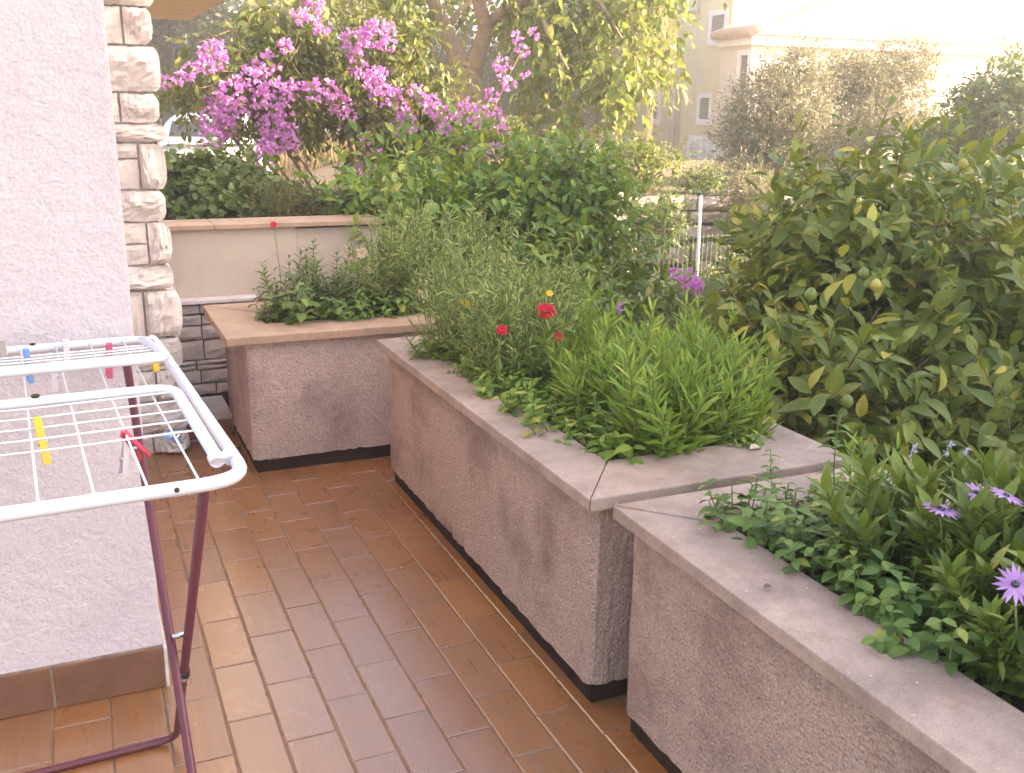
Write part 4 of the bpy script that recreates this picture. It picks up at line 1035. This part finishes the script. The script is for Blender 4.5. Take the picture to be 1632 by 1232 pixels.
# golden pine
c = at(1035, 40, 21); bz = float(hgt(c[0], c[1]))
bl = [pxblob(1020, 70, 60, 80, 21, 1.0), pxblob(1040, 0, 55, 90, 21, 1.0), pxblob(980, 30, 70, 120, 21.5, 1.0), pxblob(1050, 110, 30, 40, 20.8, .5)]
tree('pine_tree', 'golden sunlit pine between the fruit tree and the peach house', 'tree', (c[0], c[1], bz), subblobs(bl, 34, .22, .36, .9), 2600, .20, T_strip(.06, .1), 'pine', 'bark', .12, (c[0], c[1], c[2] - .6), 12, .22, 0, None, 8, twig_every=5, up=.6)
# olives
for (cx_, lab, bl, n_) in (((8.0, 11.0), 'grey green olive tree in front of the peach house, left of two', [pxblob(1235, 180, 70, 90, 11, .8), pxblob(1195, 235, 60, 50, 11, .6), pxblob(1280, 230, 70, 70, 10.8, .6), pxblob(1265, 120, 42, 45, 11, .4), pxblob(1170, 290, 50, 40, 10.6, .4), pxblob(1240, 305, 60, 40, 10.4, .4)], 4200),
                           ((9.6, 11.4), 'pale olive tree washed out by the bright sky, right of two', [pxblob(1400, 160, 90, 80, 11.4, .9), pxblob(1350, 225, 70, 55, 11.2, .7), pxblob(1450, 215, 60, 50, 11.4, .6), pxblob(1440, 110, 55, 55, 11.4, .5), pxblob(1330, 290, 60, 40, 11, .4), pxblob(1360, 130, 50, 50, 11.4, .5)], 3900)):
    bz = float(hgt(*cx_)); fk = bl[0][0] - np.array([0, 0, .55])
    tree('olive_tree', lab, 'tree', (fk[0] + .1, fk[1], bz), subblobs(bl, 26, .22, .4, .9), n_, .07, T_small(.30, .04), 'olive', 'bark_dark', .08, tuple(fk), 9, .26, .1, 'olive trees before the house', 10, twig_every=3)
# leafy trees at the right edge
for (px, py, rx, ry, Y, lab) in ((1610, 190, 70, 110, 9.5, 'broad leaved green tree cut off by the right edge behind the citrus'), (1520, 235, 55, 45, 10.5, 'small shady green tree between the pale olive and the right edge')):
    c, r_ = pxblob(px, py, rx, ry, Y, .7); bz = float(hgt(c[0], c[1]))
    tree('leafy_tree', lab, 'tree', (c[0], c[1], bz), subblobs([(c, r_)], 30, .25, .42, .88), 700, .10, LT['oval'], 'hedge', 'bark_dark', .07, (c[0], c[1], c[2] - r_[2] * .7), 7, .25, .2, None, 8, twig_every=4)

# bougainvillea
CL = [(340, 85, 22), (325, 105, 14), (300, 113, 12), (285, 125, 10), (262, 130, 8), (420, 103, 20), (395, 125, 18), (365, 150, 20), (350, 165, 22), (340, 195, 22), (375, 180, 18), (360, 205, 18), (335, 222, 15), (440, 150, 24), (418, 160, 16), (462, 140, 14), (430, 200, 22), (455, 190, 16), (440, 225, 22), (420, 245, 20), (405, 270, 20), (386, 276, 10), (460, 225, 14), (480, 25, 13), (512, 42, 12), (503, 3, 15), (455, 72, 12), (565, 68, 22), (605, 53, 22), (585, 45, 14), (618, 70, 12), (500, 145, 16), (525, 142, 12), (540, 165, 20), (558, 185, 9), (570, 110, 14), (600, 125, 20), (610, 148, 18), (632, 152, 12), (645, 200, 20), (637, 175, 13), (660, 145, 11), (672, 157, 11), (690, 160, 11), (710, 185, 20), (690, 178, 12), (745, 180, 22), (770, 187, 19), (788, 190, 16), (802, 207, 12), (708, 206, 11), (765, 245, 13), (790, 240, 12), (745, 233, 8), (800, 105, 13), (798, 126, 7), (832, 80, 9), (822, 60, 8), (850, 55, 8), (810, 132, 11), (785, 150, 11), (838, 118, 6), (580, 220, 9), (600, 245, 9), (575, 270, 10)]
YB = 7.5
b0 = np.array([2.45, YB + .15, float(hgt(2.45, YB + .15))])
bg_ = thing('bougainvillea', 'spreading bougainvillea with many purple pink flower clusters above the hedge', 'shrub', tuple(b0))
bl = [pxblob(400, 150, 110, 75, YB + .15, .35), pxblob(520, 130, 110, 75, YB + .2, .4), pxblob(630, 160, 100, 65, YB + .2, .4), pxblob(740, 205, 90, 40, YB + .15, .35), pxblob(470, 50, 100, 55, YB + .25, .4), pxblob(590, 60, 70, 50, YB + .2, .3), pxblob(620, 235, 55, 50, YB + .1, .3)]
L, A, B = crown(subblobs(bl, 22, .25, .42, .85), 1250, .085, 6, .26, .5, .3, .0, flat=.3)
o = L.build('foliage', T_leaf(.5, .06, .15), M['bougain_leaf'], bg_, off=b0); o['kind'] = 'stuff'
o = sticks('twigs', A[::2], B[::2], .004, .002, M['twig'], bg_, off=b0); o['kind'] = 'stuff'
mb = MB()
for (px, py, r_) in CL[::4]:
    e_ = at(px, py, YB + .1); mid = (b0 + e_) / 2 + np.array([0, .1, .45 + .2 * rng.random()])
    pts = [(1 - s_) ** 2 * b0 + 2 * s_ * (1 - s_) * mid + s_ * s_ * e_ for s_ in np.linspace(0, 1, 9)]
    mb.tube(pts, list(np.linspace(.022, .004, 9)), 6)
mb.build('branches', M['twig'], bg_, True)
def bracts(c, rad, parent, off, sz=.033, mat='bract'):
    L = Leaves(); n_ = max(20, int(155 * (rad / .1) ** 1.7))
    nb = n_ // 3; d = sph(nb); p = c + d * rad * np.array([1, .8, .9]) * rng.uniform(.45, 1.05, (nb, 1))
    for q in range(3):
        L.add(p, nrm(d + sph(nb) * .9), nrm(d * .5 + sph(nb) * .6), sz * rng.uniform(.8, 1.15, nb))
    return L.build('flower_cluster', T_leaf(.75, .12, .1), M[mat], parent, off=off)
for (px, py, r_) in CL:
    Y = YB - .22 + rng.uniform(-.16, .1); c = at(px, py, Y); bracts(c, r_ / ppm(Y) * 1.0, bg_, b0)
# small pink sprays beyond the planters
sp0 = at(1105, 475, 4.9); sp0[2] = -.85
sp = thing('bougainvillea', 'short magenta flower spray low beside the fence pole', 'shrub', tuple(sp0))
mb = MB(); ps = []
for (px, py, r_) in ((1078, 436, 10), (1086, 450, 9), (1100, 440, 9), (1098, 458, 10), (1112, 450, 11), (1118, 455, 9), (1105, 466, 8), (1130, 458, 9), (1144, 467, 7), (1152, 470, 5)):
    Y = 4.9 + rng.uniform(-.07, .07); c = at(px, py, Y); bracts(c, r_ / ppm(Y) * 1.1, sp, sp0, .026, 'bract_bright'); ps.append(c)
for c in ps[::2]: mb.tube([sp0, (sp0 + c) / 2 + np.array([.05, 0, .15]), c], [.012, .008, .003], 6)
mb.build('branches', M['twig'], sp, True)
L, A, B = crown([(at(1110, 485, 5.0), np.array([.22, .12, .10])), (at(1080, 515, 5.0), np.array([.18, .12, .15]))], 90, .05, 6, .16, .2); o = L.build('foliage', LT['oval'], M['bougain_leaf'], sp, off=sp0); o['kind'] = 'stuff'
hp = at(990, 490, 4.2); t_ = thing('pink_flower', 'small magenta flower head in the leaves left of the magenta spray', 'flower', (hp[0], hp[1], -.8))
MB().tube([(hp[0], hp[1], -.85), tuple(hp)], .004, 6).build('stem', M['stem'], t_, True); bracts(hp, .028, t_, t_.location, .024)

# hedges on the raised bed
hb = []
for k in range(9):
    px = 262 + k * 17; hb.append((at(px, 312 + rng.uniform(-6, 10), 5.9), np.array([.17, .28, .185])))
c0 = at(330, 330, 5.9)
tree('ivy_hedge', 'dense dark green broad leaved hedge above the garden wall, left half', 'hedge', (c0[0], c0[1], .84), subblobs(hb, 10, .3, .5, .9), 1700, .058, T_leaf(.85, .05, .15), 'hedge', 'bark_dark', .02, (c0[0], c0[1], .95), 5, .1, .3, None, 10, twig_every=4, flat=.4)
hb = []
for k in range(9):
    px = 405 + k * 20; hb.append((at(px, 332, 5.7), np.array([.14, .22, .11])))
c0 = at(480, 340, 5.7)
tree('rosemary_hedge', 'low fine leaved dull green hedge above the garden wall, right half', 'hedge', (c0[0], c0[1], .84), subblobs(hb, 10, .3, .5, .9), 1600, .026, T_small(.25, .05), 'rosemary', 'bark_dark', .012, (c0[0], c0[1], .93), 9, .11, 0, None, 10, twig_every=4, up=.9)
# leafy undergrowth low behind the planters
for (c, r_, n_, lab) in (((2.25, 4.0, .05), (.30, .5, .42), 330, 'leafy shrub rising in the garden just behind the far end of the middle planter'), ((2.3, 3.0, -.15), (.25, .5, .4), 260, 'leafy shrub low in the garden behind the middle planter'), ((3.5, 5.3, -.25), (.6, .6, .5), 380, 'leafy shrub in the garden right of the round citrus bush'), ((4.6, 6.9, -.3), (.8, .5, .42), 420, 'leafy shrub in front of the wire fence'), ((5.7, 8.2, -.3), (.8, .5, .42), 420, 'leafy shrub behind the wire fence, left of the pole'), ((7.0, 8.5, -.2), (.8, .5, .5), 460, 'leafy shrub behind the wire fence, right of the pole'), ((7.6, 8.9, .35), (.75, .4, .42), 420, 'tall shrub hiding the stone wall below the left olive tree'), ((8.7, 8.9, .35), (.8, .4, .45), 420, 'tall shrub hiding the stone wall below the right olive tree')):
    tree('garden_shrub', lab, 'shrub', (c[0], c[1], -.85), subblobs([(c, r_)], 22, .3, .5, .85), n_, .065, LT['oval'], 'hedge', 'bark_dark', .02, (c[0], c[1], -.5), 7, .2, .2, 'garden shrubs below the terrace', 8, twig_every=3)

for (px, py, rx, ry, Y, n_, mt, lab) in ((1030, 262, 55, 32, 9.9, 260, 'tree_leaf', 'light green leafy shrub on the ground right of the fruit tree'), (1110, 292, 45, 20, 9.75, 170, 'hedge', 'low shrub trailing over the top of the stone wall behind the pole'),
                                      (1195, 325, 55, 48, 9.2, 520, 'olive', 'grey feathery bush standing before the stone wall right of the pole'), (1060, 345, 28, 40, 9.2, 160, 'hedge', 'small shrub before the stone wall left of the pole')):
    c, r_ = pxblob(px, py, rx, ry, Y, .3); bz = float(hgt(c[0], c[1]))
    tree('garden_shrub', lab, 'shrub', (c[0], c[1], bz), subblobs([(c, r_)], 20, .3, .5, .9), n_, .06, T_small(.35, .06) if mt == 'olive' else LT['oval'], mt, 'bark_dark', .02, (c[0], c[1], max(bz + .1, c[2] - r_[2])), 7, .2, .2, 'shrubs along the stone wall', 6, twig_every=3)

# ================================================================== DRY STONE WALL, FENCE
sw = thing('dry_stone_wall', 'sunlit dry stone wall of rough pale stones below the peach house', 'wall', (7.2, 9.4, -.85))
MB().box(3.6, 12.5, 9.52, 9.9, -.9, .58).build('wall_core', M['mortar_dark'], sw)
r_ = np.random.default_rng(5); z = -.4; cnt = 0
while z < .52:
    hh = r_.uniform(.13, .30); x = 4.4 + r_.uniform(0, .1)
    while x < 10.2:
        wd = r_.uniform(.12, .42); h1 = hh * r_.uniform(.72, 1.1)
        rough_stone('stone', x, x + wd - .02, z, z + h1 - .018, 9.44 + r_.uniform(-.03, .03), 9.56, M['stone_dry'], sw, .09, cnt + 300, 5).rotation_euler = (0, r_.normal() * .012, 0); cnt += 1
        x += wd
    z += hh
fn = thing('wire_fence', 'pale green wire fence with a tall white pole below the stone wall', 'fence', (5.3, 7.6, -.85))
for x in np.arange(4.45, 6.6, .05):
    MB().tube([(x, 7.6, -.85), (x + random.gauss(0, .004), 7.6, .43)], .0022, 5).build('wire', M['fence_green'], fn, True)
for z in (-.55, -.1, .40): MB().tube([(4.4, 7.606, z), (6.65, 7.606, z)], .003, 5).build('rail', M['fence_green'], fn, True)
p0 = at(1117, 312, 7.55); p1 = at(1110, 450, 7.55); MB().tube([p1 + (p1 - p0) * .8, p0], .014, 10).build('pole', M['pole'], fn, True)
for x in (4.42, 6.62): MB().tube([(x, 7.6, -.85), (x, 7.6, .5)], .02, 8).build('post', M['fence_green'], fn, True)

# ================================================================== PEACH HOUSE
XH, YC = 14.9, 20.0
hs = thing('apartment_house', 'peach rendered house with white framed windows and a grey drainpipe', 'house', (18, 25, .3))
ztop = 7.5; z0h = .0
yA = 14.9 / .6446
MB().box(XH + .12, 24, yA + .02, 34, z0h, ztop).build('wall', M['house_wall'], hs)       # rear block, set back
q = atx(1165, 57, XH); yB_ = q[1]; q2 = atx(1200, 66, XH)
zc_ = atx(1185, 75, XH)[2]
MB().box(XH, 24, yB_ + .0, yA + .018, z0h, ztop - .02).build('wall', M['house_wall'], hs)            # front block
MB().box(XH - .25, 24.2, YC - .05, yB_ - .002, z0h, zc_).build('wall', M['house_white'], hs)      # low wing with bright side
MB().box(XH - .42, 24.4, YC - .25, yB_ - .003, zc_ + .002, zc_ + .22).build('cornice', M['trim'], hs, bevel=.02)
# tiled pitched roof of the wing
rf = MB(); rx0, rx1 = XH - .5, 24.5; ry0, ry1 = YC - .35, yB_ - .004
zr0 = zc_ + .222
rf.add([(rx0, ry0, zr0), (rx1, ry0, zr0), (rx1, ry1, zr0), (rx0, ry1, zr0), (rx0 + 4.5, (ry0 + ry1) / 2, zr0 + 1.5), (rx1, (ry0 + ry1) / 2, zr0 + 1.5)], [(0, 3, 2, 1), (0, 1, 5, 4), (1, 2, 5), (2, 3, 4, 5), (3, 0, 4)])
rfo = rf.build('roof', M['roof_tile'], hs)
for k in range(11):
    y = ry0 + (ry1 - ry0) * (k + .5) / 11
    MB().tube([(rx0 - .06, y, zr0 + .02), (rx0 + .6, y, zr0 + .24)], .11, 6).build('roof_tile', M['roof_tile'], hs, True)
def window(px0, px1, py0, py1, xw, shut=True):
    a = atx((px0 + px1) / 2, py0, xw); c = atx((px0 + px1) / 2, py1, xw); yl = atx(px0, (py0 + py1) / 2, xw)[1]; yr = atx(px1, (py0 + py1) / 2, xw)[1]
    y0, y1 = min(yl, yr), max(yl, yr); z1, z0 = a[2], c[2]; f = .12
    mb = MB()
    mb.box(xw - .05, xw + .02, y0 - f, y0, z0 - f, z1 + f); mb.box(xw - .05, xw + .02, y1, y1 + f, z0 - f, z1 + f)
    mb.box(xw - .049, xw + .02, y0 + .001, y1 - .001, z1, z1 + f); mb.box(xw - .07, xw + .02, y0 - f * .5, y1 + f * .5, z0 - f * 1.2, z0 - .001)
    w_ = mb.build('window', M['trim'], hs)
    MB().box(xw - .004, xw + .015, y0, y1, z0, z1).build('pane', M['glass_dark'], w_, world=True)
    w_.children[0].location = (0, 0, 0)
    if shut:
        n_ = 9; mb = MB()
        mb.box(xw - .035, xw - .008, y0 + .01, y0 + .04, z0 + .01, z1 - .01); mb.box(xw - .035, xw - .008, y1 - .04, y1 - .01, z0 + .01, z1 - .01)
        for k in range(n_):
            zz = z0 + .02 + (z1 - z0 - .04) * k / n_; mb.box(xw - .03, xw - .012, y0 + .04, y1 - .04, zz, zz + (z1 - z0) / n_ * .6)
        mb.build('shutter', M['shutter'], w_)
window(1136, 1156, 24, 62, XH); window(1117, 1132, 156, 190, XH); window(1149, 1163, 158, 191, XH)
window(1033, 1050, 155, 190, XH + .12)
window(1181, 1193, 88, 140, XH - .25, False)
# drainpipe and gutter
p = [atx(1088, -40, XH), atx(1087, 12, XH), atx(1082, 26, XH), atx(1080, 130, XH), atx(1074, 258, XH)]
MB().tube([a - np.array([.09, 0, 0]) for a in p], .075, 10).build('drainpipe', M['gutter'], hs, True)
p = [atx(1087, 16, XH), atx(1116, 17, XH), atx(1118, -30, XH)]
MB().tube([a - np.array([.09, 0, 0]) for a in p], .06, 8).build('drainpipe', M['gutter'], hs, True)
for (x0, x1, y0, y1, lab) in ((1092, 1119, 217, 256, 'white air conditioning unit on the ground beside the drainpipe'), (1122, 1138, 231, 257, 'smaller white air conditioning unit half hidden by the olive tree')):
    a = atx(x0, y1, XH - .45); c = atx(x1, y0, XH - .45); ya, yb_ = sorted((a[1], c[1])); z0, z1 = a[2], c[2]
    u = thing('air_conditioner', lab, 'air conditioner', (XH - .3, (ya + yb_) / 2, z0), 0, 'air conditioning units by the house')
    MB().box(XH - .45, XH - .12, ya, yb_, z0, z1).build('casing', M['ac'], u, bevel=.02)
    yc, zc2, rr = ya + (yb_ - ya) * .42, (z0 + z1) / 2, min(yb_ - ya, z1 - z0) * .36
    MB().tube([(XH - .456, yc, zc2), (XH - .449, yc, zc2)], rr, 20).build('fan_grille', M['gutter'], u, True)
    for k in range(4): MB().box(XH - .462, XH - .457, yc - rr * .9, yc + rr * .9, zc2 - rr * .7 + k * rr * .45, zc2 - rr * .7 + k * rr * .45 + .015).build('grille_bar', M['ac'], u)
    for yy in (ya + .05, yb_ - .1): MB().box(XH - .4, XH - .14, yy, yy + .05, float(hgt(XH, yc)) - .1, z0 - .001).build('bracket', M['gutter'], u)

# unseen house added off to the right, its heights set to shade the terrace
nb = thing('added_shade_house', 'unseen tall house added to the right of the garden to shade the terrace', 'house', (13, -3, -.85))
MB().box(10.5, 17, 2.41, 4.0, -.9, 4.2).build('wing', M['house_white'], nb)
MB().box(10.5, 17, -12, 2.4, -.9, 6.9).build('wall', M['house_white'], nb)
MB().add([(10.1, -12.4, 6.902), (17.4, -12.4, 6.902), (17.4, 2.7, 6.902), (10.1, 2.7, 6.902), (13.7, -9, 8.4), (13.7, -.4, 8.4)], [(0, 3, 2, 1), (0, 1, 4), (1, 2, 5, 4), (2, 3, 5), (3, 0, 4, 5)]).build('roof', M['roof_tile'], nb)
for (y, z) in ((-1, 1), (1.5, 1), (-1, 4), (1.5, 4), (-5, 4), (-5, 1)):
    w_ = MB().box(10.44, 10.499, y - .55, y + .55, z, z + 1.4).build('window', M['trim'], nb)
    MB().box(10.43, 10.438, y - .45, y + .45, z + .1, z + 1.3).build('pane', M['glass_dark'], w_)

# ================================================================== CAR
YV = 17.0
cc_ = at(366, 255, YV); zg = float(hgt(cc_[0], cc_[1]))
car = thing('parked_car', 'silver white hatchback parked beyond the hedge, partly behind the flowers', 'car', (cc_[0], YV + 1.2, zg), R(-14))
def loft(sections, mat, name, bev=0):
    # sections along y: list of (y, [(x, z) ...])
    V = []; F = []; n_ = len(sections[0][1])
    for y, pr in sections: V += [(x, y, z) for x, z in pr]
    for i in range(len(sections) - 1):
        for k in range(n_):
            k2 = (k + 1) % n_; F.append((i * n_ + k, i * n_ + k2, (i + 1) * n_ + k2, (i + 1) * n_ + k))
    F += [tuple(range(n_ - 1, -1, -1)), tuple((len(sections) - 1) * n_ + k for k in range(n_))]
    return MB().add(V, F).build(name, mat, car, True, world=False, bevel=bev)
def sec(wd, zb, zt, k=.08): return [(-wd + .05, zb), (wd - .05, zb), (wd, zb + .12), (wd, zt - k), (wd - k, zt), (-wd + k, zt), (-wd, zt - k), (-wd, zb + .12)]
loft([(-1.85, sec(.70, .38, .82)), (-1.78, sec(.80, .25, .95)), (-1.2, sec(.83, .22, .98)), (.9, sec(.83, .22, .96)), (1.7, sec(.8, .24, .85)), (1.9, sec(.68, .35, .7))], M['car_white'], 'body')
loft([(-1.72, sec(.72, .93, 1.05, .05)), (-1.35, sec(.66, .93, 1.42, .10)), (-.6, sec(.64, .93, 1.50, .10)), (.2, sec(.64, .93, 1.46, .10)), (1.0, sec(.72, .93, 1.0, .04))], M['car_white'], 'cabin')
MB().add([(-.58, -1.70, 1.02), (.58, -1.70, 1.02), (.52, -1.38, 1.37), (-.52, -1.38, 1.37)], [(0, 1, 2, 3)]).build('rear_window', M['glass_dark'], car, world=False).location = (0, -.03, .01)
for s_ in (-1, 1):
    for (ya, yb2, yc2, yd) in ((-1.48, -.72, -.72, -1.25), (-.66, .12, .05, -.66), (.18, .86, .28, .14)):
        V = [(s_ * .722, ya, 1.0), (s_ * .722, yb2, 1.0), (s_ * .672, yc2, 1.36), (s_ * .672, yd, 1.36)]
        MB().add(V + [(x + s_ * .012, y, z) for x, y, z in V], [(0, 1, 2, 3), (4, 5, 6, 7), (0, 1, 5, 4), (1, 2, 6, 5), (2, 3, 7, 6), (3, 0, 4, 7)]).build('side_window', M['glass_dark'], car, world=False)
    MB().box(s_ * .62 - .11, s_ * .62 + .11, -1.84, -1.76, .68, .86).build('tail_light', M['car_red'], car, bevel=.02, world=False)
    for yw in (-1.2, 1.15):
        wv = MB().tube([(s_ * .84 - .09 * s_, yw, .30), (s_ * .86, yw, .30)], .30, 20).build('wheel', M['rubber'], car, True, world=False)
        MB().tube([(s_ * .855, yw, .30), (s_ * .875, yw, .30)], .19, 14).build('rim', M['gutter'], wv, True, world=False)
MB().box(-.72, .72, -1.90, -1.80, .30, .52).build('bumper', M['car_white'], car, bevel=.03, world=False)
MB().box(-.25, .25, -1.912, -1.902, .56, .67).build('number_plate', M['trim'], car, world=False)

# ================================================================== DRY GRASS
n_ = 26000
gx1 = rng.uniform(-1, 9, n_); gy1 = rng.uniform(22, 46, n_)
keep = (rng.random(n_) < np.where(gx1 < 6.5, 1, .4)); gx1, gy1 = gx1[keep], gy1[keep]; n_ = len(gx1)
P = np.stack([gx1, gy1, hgt(gx1, gy1) - .02], 1); D = nrm(np.stack([rng.normal(size=n_) * .3, rng.normal(size=n_) * .3, np.ones(n_)], 1))
L = Leaves(); L.add(P, D, nrm(sph(n_) + np.array([0, -.5, 0])), rng.uniform(.25, .7, n_))
go = L.build('dry_grass', T_strip(.10, .2), M['straw']); tag(go, 'straw coloured dry grass covering the sunny field beyond the yard', 'grass', kind='stuff')
n_ = 1500; gx1 = rng.uniform(4, 14, n_); gy1 = rng.uniform(9.8, 20, n_)
P = np.stack([gx1, gy1, hgt(gx1, gy1) - .02], 1); L = Leaves(); L.add(P, nrm(np.stack([rng.normal(size=n_) * .4, rng.normal(size=n_) * .4, np.ones(n_)], 1)), nrm(sph(n_)), rng.uniform(.05, .16, n_))
go = L.build('weedy_grass', T_strip(.12, .3), M['straw']); tag(go, 'sparse weeds on the ground between the stone wall and the house', 'grass', kind='stuff')

# ================================================================== AIR
m = bpy.data.materials.new('haze_air'); m.use_nodes = True; n = m.node_tree.nodes; n.clear()
o_ = n.new('ShaderNodeOutputMaterial'); pv = n.new('ShaderNodeVolumePrincipled')
pv.inputs['Color'].default_value = (1.0, .97, .94, 1); pv.inputs['Density'].default_value = .0078; pv.inputs['Anisotropy'].default_value = .65
m.node_tree.links.new(pv.outputs[0], o_.inputs['Volume'])
hz = MB().box(-230, 290, -150, 430, -3.0, 10.0).build('haze', m); tag(hz, 'thin sunlit evening haze filling the air over the whole place', 'haze', kind='stuff')
hz.display_type = 'WIRE'
